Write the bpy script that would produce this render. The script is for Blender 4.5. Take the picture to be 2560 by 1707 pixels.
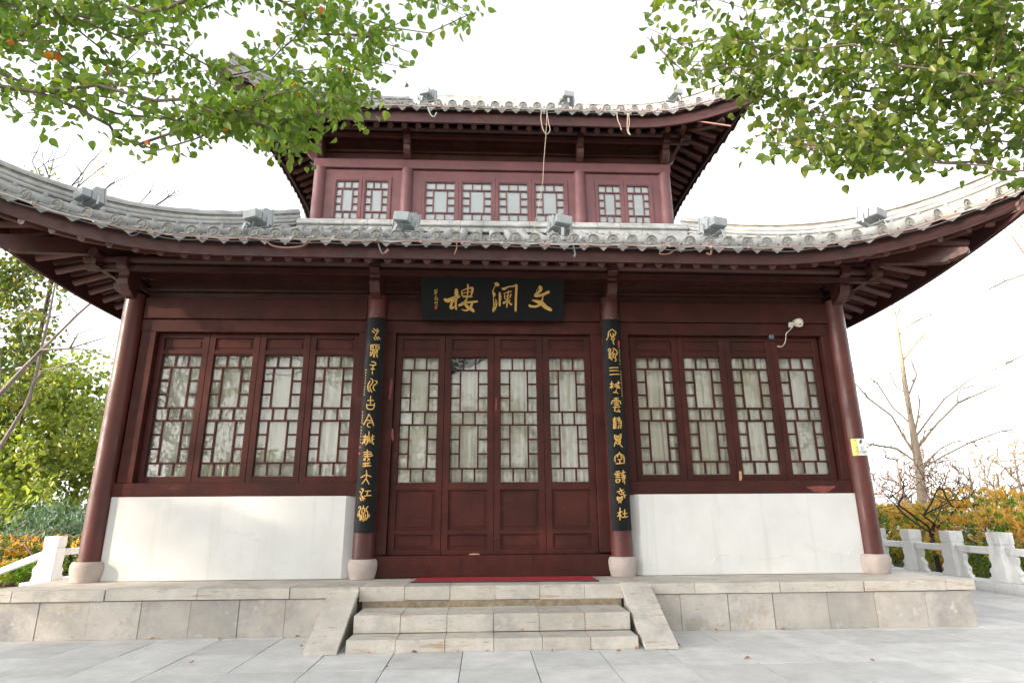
import bpy, math, random
import numpy as np
from mathutils import Vector, Matrix
R = math.radians
rng = random.Random(7)
nrg = np.random.default_rng(11)
sc = bpy.context.scene
for o in list(bpy.data.objects):
    bpy.data.objects.remove(o)
col = sc.collection

# ---------------------------------------------------------------- camera
CAM = np.array([-0.1405, -8.645, 1.3465])
PITCH, YAW, ROLL, FPX = 0.2781, 0.0469, -0.0068, 1506.97
cd = bpy.data.cameras.new('camera')
cam = bpy.data.objects.new('camera', cd)
col.objects.link(cam)
cd.sensor_fit = 'HORIZONTAL'
cd.sensor_width = 36.0
cd.lens = FPX / 2560 * 36
cd.clip_start = 0.05
cd.clip_end = 3000
cam.matrix_world = (Matrix.Translation(Vector(CAM)) @ Matrix.Rotation(-YAW, 4, 'Z')
                    @ Matrix.Rotation(math.pi / 2 + PITCH, 4, 'X') @ Matrix.Rotation(ROLL, 4, 'Z'))
sc.camera = cam

# ---------------------------------------------------------------- light
SUN_EL, SUN_FROM_FRONT = R(17), R(64)       # sun low, to the left of the camera's back
sd = Vector((-math.sin(SUN_FROM_FRONT) * math.cos(SUN_EL), -math.cos(SUN_FROM_FRONT) * math.cos(SUN_EL), math.sin(SUN_EL)))
sun_data = bpy.data.lights.new('sun', 'SUN')
sun_data.energy = 2.0
sun_data.angle = R(1.5)
sun_data.color = (1.0, 0.8, 0.6)
sun = bpy.data.objects.new('sun', sun_data)
col.objects.link(sun)
sun.rotation_euler = sd.to_track_quat('Z', 'Y').to_euler()
sun.location = (-30, -15, 20)
w = bpy.data.worlds.new('World')
sc.world = w
w.use_nodes = True
nt = w.node_tree
nt.nodes.clear()
sky = nt.nodes.new('ShaderNodeTexSky')
sky.sky_type = 'NISHITA'
sky.sun_disc = False
sky.sun_elevation = SUN_EL
sky.sun_rotation = math.atan2(sd.x, sd.y)
sky.air_density = 1.0
sky.dust_density = 1.6
sky.ozone_density = 1.0
hs = nt.nodes.new('ShaderNodeHueSaturation')
hs.inputs["Saturation"].default_value = 0.13
bg = nt.nodes.new('ShaderNodeBackground')
bg.inputs['Strength'].default_value = 0.15
wo = nt.nodes.new('ShaderNodeOutputWorld')
nt.links.new(sky.outputs[0], hs.inputs['Color'])
nt.links.new(hs.outputs[0], bg.inputs['Color'])
nt.links.new(bg.outputs[0], wo.inputs['Surface'])
sc.view_settings.view_transform = 'Standard'
sc.view_settings.look = 'None'
sc.view_settings.gamma = 1
sc.view_settings.exposure = 2.08
sc.cycles.max_bounces = 8
sc.cycles.transparent_max_bounces = 12

# ---------------------------------------------------------------- helpers
def ray(u, v):
    """direction through a point of the photograph (2560 x 1707)"""
    a, b = u - 1280, v - 853.5
    c, s = math.cos(ROLL), -math.sin(ROLL)
    a, b = a * c - b * s, a * s + b * c
    x, z = a / FPX, -b / FPX
    y = math.cos(PITCH) - z * math.sin(PITCH)
    z = math.sin(PITCH) + z * math.cos(PITCH)
    return np.array([x * math.cos(YAW) + y * math.sin(YAW), -x * math.sin(YAW) + y * math.cos(YAW), z])
def at(u, v, y):
    d = ray(u, v)
    return CAM + d * (y - CAM[1]) / d[1]
def rng_pt(u, v, dist):
    d = ray(u, v)
    return CAM + d * dist
def to_px(P):
    d = np.atleast_2d(P) - CAM
    x = d[:, 0] * math.cos(YAW) - d[:, 1] * math.sin(YAW)
    y = d[:, 0] * math.sin(YAW) + d[:, 1] * math.cos(YAW)
    Y = y * math.cos(PITCH) + d[:, 2] * math.sin(PITCH)
    Z = -y * math.sin(PITCH) + d[:, 2] * math.cos(PITCH)
    Ys = np.where(Y > 0.05, Y, 0.05)
    return np.stack([1280 + FPX * x / Ys, 853.5 - FPX * Z / Ys, Y], 1)

def wloc(o):
    L = Vector((0, 0, 0))
    while o is not None:
        L = L + o.location
        o = o.parent
    return L

class MB:
    def __init__(s):
        s.v, s.f, s.sm, s.mi = [], [], [], []
    def add(s, vs, fs, sm=False, mi=0):
        n = len(s.v)
        s.v.extend([tuple(map(float, p)) for p in vs])
        for f in fs:
            s.f.append(tuple(i + n for i in f))
            s.sm.append(sm)
            s.mi.append(mi)
    def box(s, x0, x1, y0, y1, z0, z1, mi=0):
        s.add([(x0, y0, z0), (x1, y0, z0), (x1, y1, z0), (x0, y1, z0), (x0, y0, z1), (x1, y0, z1), (x1, y1, z1), (x0, y1, z1)],
              [(0, 3, 2, 1), (4, 5, 6, 7), (0, 1, 5, 4), (1, 2, 6, 5), (2, 3, 7, 6), (3, 0, 4, 7)], False, mi)
    def hexa(s, a, b, mi=0):
        """two matching loops joined into a closed prism"""
        n = len(a)
        s.add(list(a) + list(b), [tuple(range(n))[::-1], tuple(range(n, 2 * n))] + [(i, (i + 1) % n, n + (i + 1) % n, n + i) for i in range(n)], False, mi)
    def prism(s, poly, fn, t0, t1, mi=0):
        s.hexa([fn(p[0], p[1], t0) for p in poly], [fn(p[0], p[1], t1) for p in poly], mi)
    def bar(s, p, q, w, h, up=(0, 0, 1), mi=0):
        p, q = Vector(p), Vector(q)
        d = (q - p).normalized()
        x = d.cross(Vector(up))
        x = x.normalized() if x.length > 1e-6 else Vector((1, 0, 0))
        u = x.cross(d)
        o = [(-w / 2, -h / 2), (w / 2, -h / 2), (w / 2, h / 2), (-w / 2, h / 2)]
        s.hexa([p + x * a + u * b for a, b in o], [q + x * a + u * b for a, b in o], mi)
    def tube(s, pts, r, n=8, cap=True, sm=True, mi=0):
        pts = [Vector(p) for p in pts]
        if not hasattr(r, '__len__'):
            r = [r] * len(pts)
        vs, fs = [], []
        prev = None
        for i, p in enumerate(pts):
            d = (pts[min(i + 1, len(pts) - 1)] - pts[max(i - 1, 0)])
            d = d.normalized() if d.length > 1e-9 else Vector((0, 0, 1))
            if prev is None:
                x = d.orthogonal().normalized()
            else:
                x = prev - d * prev.dot(d)
                x = x.normalized() if x.length > 1e-6 else d.orthogonal().normalized()
            prev = x
            y = d.cross(x)
            for k in range(n):
                a = 2 * math.pi * k / n
                vs.append(p + (x * math.cos(a) + y * math.sin(a)) * r[i])
        for i in range(len(pts) - 1):
            for k in range(n):
                k2 = (k + 1) % n
                fs.append((i * n + k, i * n + k2, (i + 1) * n + k2, (i + 1) * n + k))
        s.add(vs, fs, sm, mi)
        if cap:
            s.add(vs[:n], [tuple(range(n))[::-1]], False, mi)
            s.add(vs[-n:], [tuple(range(n))], False, mi)
    def lathe(s, prof, c, n=24, ax=(0, 0, 1), sm=True, mi=0):
        """prof: (radius, height along ax) list; closed at the ends"""
        d = Vector(ax).normalized()
        x = d.orthogonal().normalized()
        y = d.cross(x)
        c = Vector(c)
        vs, fs = [], []
        m = len(prof)
        for rr, h in prof:
            for k in range(n):
                a = 2 * math.pi * k / n
                vs.append(c + d * h + (x * math.cos(a) + y * math.sin(a)) * rr)
        for i in range(m - 1):
            for k in range(n):
                k2 = (k + 1) % n
                fs.append((i * n + k, i * n + k2, (i + 1) * n + k2, (i + 1) * n + k))
        s.add(vs, fs, sm, mi)
        s.add(vs[:n], [tuple(range(n))[::-1]], False, mi)
        s.add(vs[-n:], [tuple(range(n))], False, mi)
    def grid(s, P, sm=True, mi=0, flip=False):
        h, wd = len(P), len(P[0])
        vs = [p for row in P for p in row]
        fs = []
        for i in range(h - 1):
            for j in range(wd - 1):
                f = (i * wd + j, i * wd + j + 1, (i + 1) * wd + j + 1, (i + 1) * wd + j)
                fs.append(f[::-1] if flip else f)
        s.add(vs, fs, sm, mi)
    def build(s, name, mats, parent=None, bevel=0, label=None, seg=1, loc=None):
        me = bpy.data.meshes.new(name)
        L = wloc(parent) if parent is not None else Vector(loc or (0, 0, 0))
        vs = s.v if L.length < 1e-9 else [(x - L.x, y - L.y, z - L.z) for x, y, z in s.v]
        me.from_pydata(vs, [], s.f)
        me.polygons.foreach_set('use_smooth', s.sm)
        mats = mats if isinstance(mats, (list, tuple)) else [mats]
        for m in mats:
            me.materials.append(m)
        if len(mats) > 1:
            me.polygons.foreach_set('material_index', s.mi)
        me.update()
        o = bpy.data.objects.new(name, me)
        col.objects.link(o)
        if parent is not None:
            o.parent = parent
        elif loc is not None:
            o.location = loc
        if bevel:
            b = o.modifiers.new('bevel', 'BEVEL')
            b.width = bevel
            b.segments = seg
            b.limit_method = 'ANGLE'
            b.angle_limit = R(40)
            b.harden_normals = False
        if label:
            o['label'] = label
        return o

def tag(o, label, cat, group=None):
    o['label'] = label
    o['category'] = cat
    if group:
        o['group'] = group
    return o
def thing(name, label, cat, loc=(0, 0, 0), group=None, rz=0):
    o = bpy.data.objects.new(name, None)
    o.empty_display_size = 0.2
    col.objects.link(o)
    o.location = loc
    o.rotation_euler = (0, 0, rz)
    return tag(o, label, cat, group)
def struct(o):
    o['kind'] = 'structure'
    return o
def copy_tree(o, parent=None):
    c = o.copy()
    col.objects.link(c)
    c.parent = parent
    for ch in list(o.children):
        copy_tree(ch, c)
    return c

# ---------------------------------------------------------------- materials
def newmat(name):
    m = bpy.data.materials.new(name)
    m.use_nodes = True
    t = m.node_tree
    return m, t, t.nodes['Principled BSDF']
def N(t, typ, **kw):
    n = t.nodes.new(typ)
    for k, v in kw.items():
        if k.startswith('i_'):
            n.inputs[k[2:].replace('_', ' ')].default_value = v
        else:
            setattr(n, k, v)
    return n
def rgba(c):
    return (c[0], c[1], c[2], 1)
def ramp(t, fac, stops):
    r = t.nodes.new('ShaderNodeValToRGB')
    e = r.color_ramp.elements
    while len(e) < len(stops):
        e.new(0.5)
    for k, (p, c) in enumerate(stops):
        e[k].position = p
        e[k].color = rgba(c) if hasattr(c, '__len__') else (c, c, c, 1)
    t.links.new(fac, r.inputs[0])
    return r.outputs[0]
def noise(t, scale, detail=5, rough=0.6, stretch=None, src='Object'):
    tc = t.nodes.new('ShaderNodeTexCoord')
    out = tc.outputs[src]
    if stretch:
        mp = t.nodes.new('ShaderNodeMapping')
        mp.inputs['Scale'].default_value = stretch
        t.links.new(out, mp.inputs[0])
        out = mp.outputs[0]
    n = N(t, 'ShaderNodeTexNoise')
    n.inputs['Scale'].default_value = scale
    n.inputs['Detail'].default_value = detail
    n.inputs['Roughness'].default_value = rough
    t.links.new(out, n.inputs['Vector'])
    return n.outputs['Fac']
def mixc(t, fac, a, b, mode='MIX'):
    m = t.nodes.new('ShaderNodeMix')
    m.data_type = 'RGBA'
    m.blend_type = mode
    for s, v in ((0, fac), (6, a), (7, b)):
        if hasattr(v, 'links') or hasattr(v, 'is_linked'):
            t.links.new(v, m.inputs[s])
        elif hasattr(v, '__len__'):
            m.inputs[s].default_value = rgba(v)
        else:
            m.inputs[s].default_value = v
    return m.outputs[2]
def pmat(name, c, rough=0.6, var=0.2, scale=3, bump=0.15, bscale=40, spots=(), stretch=None, spec=0.5, metal=0, rvar=0.15, bdist=0.01):
    """paint / stone / wood with broad tone variation, fine bump and spots of other colours"""
    m, t, b = newmat(name)
    lo = [x * (1 - var) for x in c]
    hi = [min(1, x * (1 + var)) for x in c]
    f = noise(t, scale, 6, 0.65, stretch)
    out = ramp(t, f, [(0.3, lo), (0.7, hi)])
    for sc_, lo_, hi_, cc, st in spots:
        fs = noise(t, sc_, 6, 0.7, st)
        k = ramp(t, fs, [(lo_, 0.0), (hi_, 1.0)])
        out = mixc(t, k, out, cc)
    t.links.new(out, b.inputs['Base Color'])
    rr = ramp(t, noise(t, scale * 3, 3), [(0.3, max(0, rough - rvar)), (0.7, min(1, rough + rvar))])
    t.links.new(rr, b.inputs['Roughness'])
    b.inputs['Specular IOR Level'].default_value = spec
    b.inputs['Metallic'].default_value = metal
    if bump:
        bp = N(t, 'ShaderNodeBump')
        bp.inputs['Strength'].default_value = bump
        bp.inputs['Distance'].default_value = bdist
        t.links.new(noise(t, bscale, 4, 0.7, stretch), bp.inputs['Height'])
        t.links.new(bp.outputs[0], b.inputs['Normal'])
    return m
def leafmat(name, stops, trans=0.45, rough=0.4):
    m, t, b = newmat(name)
    g = t.nodes.new('ShaderNodeNewGeometry')
    c = ramp(t, g.outputs['Random Per Island'], stops)
    t.links.new(c, b.inputs['Base Color'])
    b.inputs['Roughness'].default_value = rough
    tr = t.nodes.new('ShaderNodeBsdfTranslucent')
    t.links.new(mixc(t, 1.0, c, (1.5, 1.7, 0.5), 'MULTIPLY'), tr.inputs['Color'])
    mx = t.nodes.new('ShaderNodeMixShader')
    mx.inputs[0].default_value = trans
    t.links.new(b.outputs[0], mx.inputs[1])
    t.links.new(tr.outputs[0], mx.inputs[2])
    t.links.new(mx.outputs[0], t.nodes['Material Output'].inputs['Surface'])
    return m

M = {}
RED = (0.062, 0.0165, 0.0135)
M['red'] = pmat('dark red lacquered wood', RED, 0.45, 0.35, 2.5, 0.25, 30,
                spots=((0.9, 0.40, 0.64, (0.036, 0.014, 0.012), (1, 1, 0.5)), (6, 0.56, 0.74, (0.028, 0.012, 0.010), (1, 1, 0.12)), (9, 0.60, 0.72, (0.088, 0.028, 0.024), (0.3, 1, 1)), (7, 0.69, 0.71, (0.16, 0.042, 0.032), (1, 1, 0.5)), (24, 0.67, 0.71, (0.11, 0.045, 0.035), (1, 1, 0.2)), (18, 0.73, 0.76, (0.25, 0.15, 0.09), (1, 1, 0.25))), bdist=0.006, spec=0.12)
M['redcol'] = pmat('dark red column lacquer', (0.085, 0.020, 0.016), 0.42, 0.35, 2.0, 0.10, 18, stretch=(1, 1, 0.3), bdist=0.002, spec=0.4,
                   spots=((1.5, 0.5, 0.72, (0.05, 0.016, 0.013), (1, 1, 0.4)), (14, 0.70, 0.74, (0.035, 0.014, 0.012), (1, 1, 0.25)), (20, 0.75, 0.77, (0.2, 0.07, 0.045), (1, 1, 0.4))))
M['reddark'] = pmat('dark red timber of the eaves', (0.062, 0.018, 0.0155), 0.5, 0.3, 3, 0.2, 25, bdist=0.006)
M['rafter'] = pmat('lightened red rafters', (0.105, 0.036, 0.032), 0.5, 0.25, 3, 0.2, 25, bdist=0.006)  # same eave paint, lightened so the rafters look lit against shaded gaps
M['soffit'] = pmat('shade darkened soffit boards', (0.022, 0.010, 0.009), 0.75, 0.35, 4, 0.2, 25, spec=0.2)  # eave paint darkened: shade between the rafters is in the colour
M['fascia'] = pmat('weathered red fascia board', (0.058, 0.017, 0.016), 0.65, 0.35, 2.2, 0.2, 20,
                   spots=((3.2, 0.70, 0.76, (0.16, 0.10, 0.08), (1, 1, 0.8)), (1.2, 0.45, 0.7, (0.035, 0.014, 0.013), None), (9, 0.73, 0.78, (0.24, 0.18, 0.14), (0.4, 1, 1))))
M['pink'] = pmat('faded red paint', (0.145, 0.055, 0.058), 0.55, 0.22, 2.0, 0.15, 30,
                 spots=((1.3, 0.5, 0.72, (0.115, 0.048, 0.052), None), (16, 0.70, 0.74, (0.10, 0.03, 0.028), (1, 1, 0.6)), (11, 0.74, 0.76, (0.38, 0.2, 0.13), (1, 1, 0.5))))
M['plaster'] = pmat('white plaster', (0.615, 0.61, 0.60), 0.85, 0.05, 1.6, 0.10, 9,
                    spots=((1.2, 0.46, 0.70, (0.57, 0.56, 0.545), None), (6, 0.54, 0.78, (0.52, 0.505, 0.48), (1, 1, 0.07)), (2.6, 0.60, 0.74, (0.54, 0.52, 0.49), (0.5, 1, 1.6)), (18, 0.70, 0.76, (0.47, 0.43, 0.38), (1, 1, 0.5))), spec=0.2, bdist=0.01)
M['pedestal'] = pmat('rough pinkish granite', (0.40, 0.34, 0.31), 0.85, 0.15, 6, 0.5, 120, spots=((160, 0.62, 0.7, (0.24, 0.2, 0.19), None),), spec=0.2)
M['tile'] = pmat('grey clay roof tile', (0.330, 0.330, 0.321), 0.75, 0.25, 5, 0.35, 60,
                 spots=((4, 0.58, 0.7, (0.463, 0.445, 0.413), None), (30, 0.66, 0.75, (0.165, 0.165, 0.156), None)), spec=0.3)
M['disc'] = pmat('moulded grey tile ends', (0.288, 0.283, 0.269), 0.8, 0.25, 9, 0.5, 70, spots=((6, 0.6, 0.7, (0.403, 0.384, 0.346), None),), spec=0.3)
M['ridge'] = pmat('lime washed ridge tiles', (0.396, 0.396, 0.388), 0.8, 0.3, 3, 0.4, 35,
                  spots=((9, 0.60, 0.68, (0.216, 0.198, 0.171), None), (2.5, 0.62, 0.68, (0.198, 0.225, 0.261), (1, 1, 3))), spec=0.3)
M['mortar'] = pmat('stained lime mortar', (0.336, 0.312, 0.272), 0.9, 0.35, 6, 0.5, 50, spots=((14, 0.6, 0.68, (0.160, 0.120, 0.080), None),), spec=0.2)
M['board'] = pmat('black lacquer board', (0.006, 0.007, 0.008), 0.5, 0.25, 6, 0.15, 60, spec=0.14)
M['gold'] = pmat('gold paint', (0.54, 0.32, 0.075), 0.42, 0.12, 20, 0.2, 80, spec=0.5)
M['seal'] = pmat('red seal paint', (0.45, 0.02, 0.03), 0.6, 0.1, 20, 0)
M['lamp'] = pmat('grey powder coated aluminium', (0.301, 0.327, 0.335), 0.45, 0.12, 6, 0.05, 40, spots=((25, 0.68, 0.76, (0.209, 0.201, 0.167), None),), spec=0.5)
M['lampdark'] = pmat('dark lamp gasket', (0.05, 0.055, 0.06), 0.5, 0.1, 6, 0)
M['steel'] = pmat('galvanised strip', (0.384, 0.400, 0.408), 0.5, 0.1, 8, 0.05, 40)
M['conduit'] = pmat('faded plastic conduit', (0.360, 0.225, 0.195), 0.6, 0.3, 1.3, 0.05, 40, spots=((1.7, 0.52, 0.56, (0.465, 0.427, 0.405), None),))
M['wire'] = pmat('grey cable', (0.16, 0.17, 0.18), 0.6, 0.1, 5, 0)
M['wirepink'] = pmat('pink cable sleeve', (0.30, 0.165, 0.13), 0.6, 0.25, 4, 0)
M['cord'] = pmat('pale cord', (0.42, 0.34, 0.26), 0.8, 0.1, 5, 0)
M['whiteplastic'] = pmat('aged white plastic', (0.66, 0.62, 0.52), 0.4, 0.06, 8, 0)
M['blackplastic'] = pmat('black plastic', (0.015, 0.016, 0.018), 0.4, 0.1, 8, 0)
M['mat'] = pmat('red door mat', (0.34, 0.035, 0.045), 0.95, 0.18, 20, 0.6, 300, spec=0.1)
M['rubber'] = pmat('black rubber edge', (0.03, 0.03, 0.03), 0.7, 0.1, 8, 0)
M['yellow'] = pmat('yellow sticker', (0.75, 0.58, 0.12), 0.4, 0.04, 8, 0)
M['white'] = pmat('white sticker', (0.72, 0.75, 0.74), 0.4, 0.04, 8, 0)
M['ink'] = pmat('black ink', (0.03, 0.035, 0.03), 0.5, 0.05, 8, 0)
M['paper'] = pmat('window paper tinted with sky reflection', (0.74, 0.79, 0.86), 0.8, 0.05, 1.5, 0.05, 20)  # pale blue carries the sky reflected in the upper panes
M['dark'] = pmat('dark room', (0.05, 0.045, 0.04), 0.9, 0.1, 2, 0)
M['marble'] = pmat('white grey marble', (0.725, 0.720, 0.702), 0.6, 0.08, 2.5, 0.2, 40,
                   spots=((2.2, 0.56, 0.70, (0.491, 0.484, 0.491), (1, 1, 0.35)),), spec=0.35)
M['bark'] = pmat('grey brown bark', (0.16, 0.125, 0.10), 0.9, 0.3, 8, 0.7, 30, stretch=(1, 1, 0.35), spec=0.2)
M['barkgrey'] = pmat('smooth grey bark', (0.20, 0.17, 0.16), 0.85, 0.3, 6, 0.4, 40, stretch=(1, 1, 0.4), spec=0.2)
M['barkdark'] = pmat('dark plum bark', (0.065, 0.05, 0.045), 0.85, 0.3, 8, 0.5, 50, spec=0.2)
M['barkpale'] = pmat('pale tan bark', (0.34, 0.26, 0.19), 0.9, 0.3, 7, 0.7, 30, stretch=(1, 1, 0.3), spec=0.2)
M['twigpale'] = pmat('pale twigs', (0.22, 0.165, 0.145), 0.9, 0.2, 3, 0)
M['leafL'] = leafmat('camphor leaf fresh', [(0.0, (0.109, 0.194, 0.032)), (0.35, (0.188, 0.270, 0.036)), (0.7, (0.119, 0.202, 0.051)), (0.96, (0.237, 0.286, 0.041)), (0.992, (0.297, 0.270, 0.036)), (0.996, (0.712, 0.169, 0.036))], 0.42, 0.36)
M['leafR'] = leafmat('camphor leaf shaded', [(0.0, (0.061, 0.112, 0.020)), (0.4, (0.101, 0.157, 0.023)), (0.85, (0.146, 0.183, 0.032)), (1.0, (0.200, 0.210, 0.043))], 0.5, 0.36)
M['leafB'] = leafmat('bright garden foliage', [(0.0, (0.15, 0.20, 0.05)), (0.4, (0.42, 0.44, 0.10)), (0.75, (0.28, 0.34, 0.10)), (1.0, (0.12, 0.17, 0.07))], 0.40, 0.4)
M['leafD'] = leafmat('olive green foliage', [(0.0, (0.075, 0.125, 0.037)), (0.6, (0.150, 0.200, 0.037)), (0.95, (0.325, 0.275, 0.050))], 0.35, 0.35)
M['leafC'] = leafmat('blue green cedar needles', [(0.0, (0.080, 0.150, 0.112)), (0.6, (0.160, 0.255, 0.192)), (1.0, (0.224, 0.330, 0.272))], 0.2, 0.6)
M['leafH'] = leafmat('orange and yellow hedge leaves', [(0.0, (0.496, 0.386, 0.088)), (0.4, (0.680, 0.437, 0.132)), (0.75, (0.680, 0.353, 0.132)), (1.0, (0.600, 0.235, 0.132))], 0.42, 0.4)
M['leafHg'] = leafmat('green hedge leaves', [(0.0, (0.07, 0.17, 0.035)), (0.6, (0.18, 0.30, 0.06)), (0.9, (0.32, 0.38, 0.07)), (1.0, (0.50, 0.36, 0.08))], 0.35, 0.4)
M['leafG'] = leafmat('clipped bush leaves', [(0.0, (0.08, 0.17, 0.02)), (1.0, (0.17, 0.30, 0.03))], 0.3, 0.5)
M['leafY'] = leafmat('sparse tan leaves', [(0.0, (0.50, 0.36, 0.2)), (1.0, (0.62, 0.48, 0.30))], 0.4, 0.5)
M['leafF'] = leafmat('fallen leaf', [(0.0, (0.30, 0.08, 0.03)), (0.5, (0.4, 0.18, 0.05)), (1.0, (0.2, 0.1, 0.05))], 0.1, 0.6)
# glass: mirror by fresnel over clear
def glassmat():
    m, t, b = newmat('old window glass')
    t.nodes.remove(b)
    tr = N(t, 'ShaderNodeBsdfTransparent')
    tr.inputs[0].default_value = (0.96, 0.96, 0.94, 1)
    gl = N(t, 'ShaderNodeBsdfGlossy')
    gl.inputs['Roughness'].default_value = 0.015
    fr = N(t, 'ShaderNodeFresnel')
    fr.inputs['IOR'].default_value = 1.52
    bp = N(t, 'ShaderNodeBump')
    bp.inputs['Strength'].default_value = 0.02
    bp.inputs['Distance'].default_value = 0.02
    t.links.new(noise(t, 3.0, 2), bp.inputs['Height'])
    t.links.new(bp.outputs[0], gl.inputs['Normal'])
    mx = N(t, 'ShaderNodeMixShader')
    t.links.new(fr.outputs[0], mx.inputs[0])
    t.links.new(tr.outputs[0], mx.inputs[1])
    t.links.new(gl.outputs[0], mx.inputs[2])
    t.links.new(mx.outputs[0], t.nodes['Material Output'].inputs['Surface'])
    return m
M['glass'] = glassmat()
def curtainmat():
    m, t, b = newmat('white net curtain')
    b.inputs['Base Color'].default_value = (0.84, 0.81, 0.75, 1)
    b.inputs['Roughness'].default_value = 0.9
    b.inputs['Specular IOR Level'].default_value = 0.1
    tr = N(t, 'ShaderNodeBsdfTranslucent')
    tr.inputs[0].default_value = (0.86, 0.85, 0.78, 1)
    mx = N(t, 'ShaderNodeMixShader')
    mx.inputs[0].default_value = 0.06
    t.links.new(b.outputs[0], mx.inputs[1])
    t.links.new(tr.outputs[0], mx.inputs[2])
    t.links.new(mx.outputs[0], t.nodes['Material Output'].inputs['Surface'])
    return m
M['curtain'] = curtainmat()
# stone whose tone changes from block to block
def blockmat(name, c, var, spots, rough=0.75, bump=0.25, bscale=60, scale=3):
    m, t, b = newmat(name)
    g = t.nodes.new('ShaderNodeNewGeometry')
    k = ramp(t, g.outputs['Random Per Island'], [(0, [x * (1 - var) for x in c]), (0.5, c), (1, [x * (1 + var * 0.8) for x in c])])
    f = ramp(t, noise(t, scale, 7, 0.7), [(0.3, 0.8), (0.7, 1.15)])
    out = mixc(t, 1.0, k, f, 'MULTIPLY')
    for sc_, lo_, hi_, cc, st in spots:
        kk = ramp(t, noise(t, sc_, 7, 0.7, st), [(lo_, 0.0), (hi_, 1.0)])
        out = mixc(t, kk, out, cc)
    t.links.new(out, b.inputs['Base Color'])
    b.inputs['Roughness'].default_value = rough
    b.inputs['Specular IOR Level'].default_value = 0.3
    bp = N(t, 'ShaderNodeBump')
    bp.inputs['Strength'].default_value = bump
    bp.inputs['Distance'].default_value = 0.006
    t.links.new(noise(t, bscale, 5, 0.7), bp.inputs['Height'])
    t.links.new(bp.outputs[0], b.inputs['Normal'])
    return m
M['stone'] = blockmat('buff sandstone', (0.420, 0.386, 0.347), 0.16,
                      ((1.6, 0.50, 0.66, (0.287, 0.273, 0.261), None), (3.1, 0.56, 0.64, (0.373, 0.321, 0.266), None), (4.5, 0.62, 0.68, (0.384, 0.290, 0.205), (1, 1, 2.5)), (8, 0.60, 0.68, (0.497, 0.471, 0.436), None), (26, 0.66, 0.72, (0.231, 0.214, 0.197), None)), scale=2.2)
M['capstone'] = blockmat('pale sandstone coping', (0.470, 0.433, 0.384), 0.12,
                         ((4.5, 0.56, 0.66, (0.384, 0.287, 0.192), (0.6, 1, 5)), (2.2, 0.52, 0.70, (0.332, 0.311, 0.287), None), (12, 0.60, 0.68, (0.290, 0.225, 0.168), (0.5, 1, 4)), (9, 0.62, 0.7, (0.504, 0.479, 0.447), None), (1.3, 0.62, 0.74, (0.272, 0.260, 0.248), (1, 1, 0.5))))
M['paving'] = blockmat('grey granite paving', (0.565, 0.555, 0.54), 0.10,
                       ((1.1, 0.56, 0.75, (0.50, 0.495, 0.49), None), (220, 0.58, 0.68, (0.42, 0.42, 0.42), None), (1.7, 0.66, 0.76, (0.44, 0.38, 0.33), None), (90, 0.62, 0.7, (0.68, 0.68, 0.68), None)), rough=0.7, bump=0.15, bscale=150)
M['bed'] = pmat('dirt in the joints', (0.075, 0.068, 0.06), 0.95, 0.3, 20, 0.3, 60)
M['soil'] = pmat('garden soil and leaf litter', (0.12, 0.10, 0.05), 0.95, 0.4, 1.2, 0.6, 12, spots=((0.6, 0.5, 0.62, (0.07, 0.10, 0.03), None),))
M['gap'] = pmat('dark brown recess strip', (0.22, 0.175, 0.12), 0.95, 0.4, 14, 0.6, 40)
def pieces(name, boxes, mat, parent, bevel=0.0, seg=1):
    for bx in boxes:
        b = MB()
        b.box(*bx)
        b.build(name, mat, parent, bevel=bevel, seg=seg)
# ---------------------------------------------------------------- ground
def jit(a):
    return rng.uniform(-a, a)
b = MB()
b.grid([[(-400 + 800 * i / 8, -400 + 800 * j / 8, -0.06) for i in range(9)] for j in range(9)], flip=False)
struct(b.build('ground', M['soil']))
PX0, PX1, PY0, PY1 = -9.0, 8.72, -14.0, 14.0
b = MB()
b.box(PX0, PX1, PY0, PY1, -0.05, -0.012)
struct(b.build('paving_bed', M['bed']))
b = MB()
SW, SD = 0.69, 0.75
i0 = int(math.floor((PX0 - 0.345) / SW))
x = 0.345 + i0 * SW
while x < PX1 - 0.05:
    y = -2.56 - SD * 16
    while y < PY1:
        xa, xb, ya, yb = max(x, PX0), min(x + SW, PX1), max(y, PY0), min(y + SD, PY1)
        inside = xa > -5.85 and xb < 5.85 and ya > -0.9 and yb < 7.9
        if xb - xa > 0.1 and yb - ya > 0.1 and not inside:
            g = 0.0036 + (0.004 if rng.random() < 0.10 else rng.random() * 0.001)
            dz, tx, ty = jit(0.0018), jit(0.0012), jit(0.0012)
            e = 0.0010
            lo = [(xa + g, ya + g), (xb - g, ya + g), (xb - g, yb - g), (xa + g, yb - g)]
            zt = [dz - tx - ty, dz + tx - ty, dz + tx + ty, dz - tx + ty]
            bot = [(p[0], p[1], -0.02) for p in lo]
            mid = [(p[0], p[1], z - e) for p, z in zip(lo, zt)]
            sg = [(1, 1), (-1, 1), (-1, -1), (1, -1)]
            top = [(p[0] + e * s_[0], p[1] + e * s_[1], z) for p, z, s_ in zip(lo, zt, sg)]
            fs = [(8, 9, 10, 11)]
            for k in range(4):
                k2 = (k + 1) % 4
                fs += [(k, k2, 4 + k2, 4 + k), (4 + k, 4 + k2, 8 + k2, 8 + k)]
            b.add(bot + mid + top, fs)
        y += SD
    x += SW
struct(b.build('plaza_paving', M['paving']))

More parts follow.
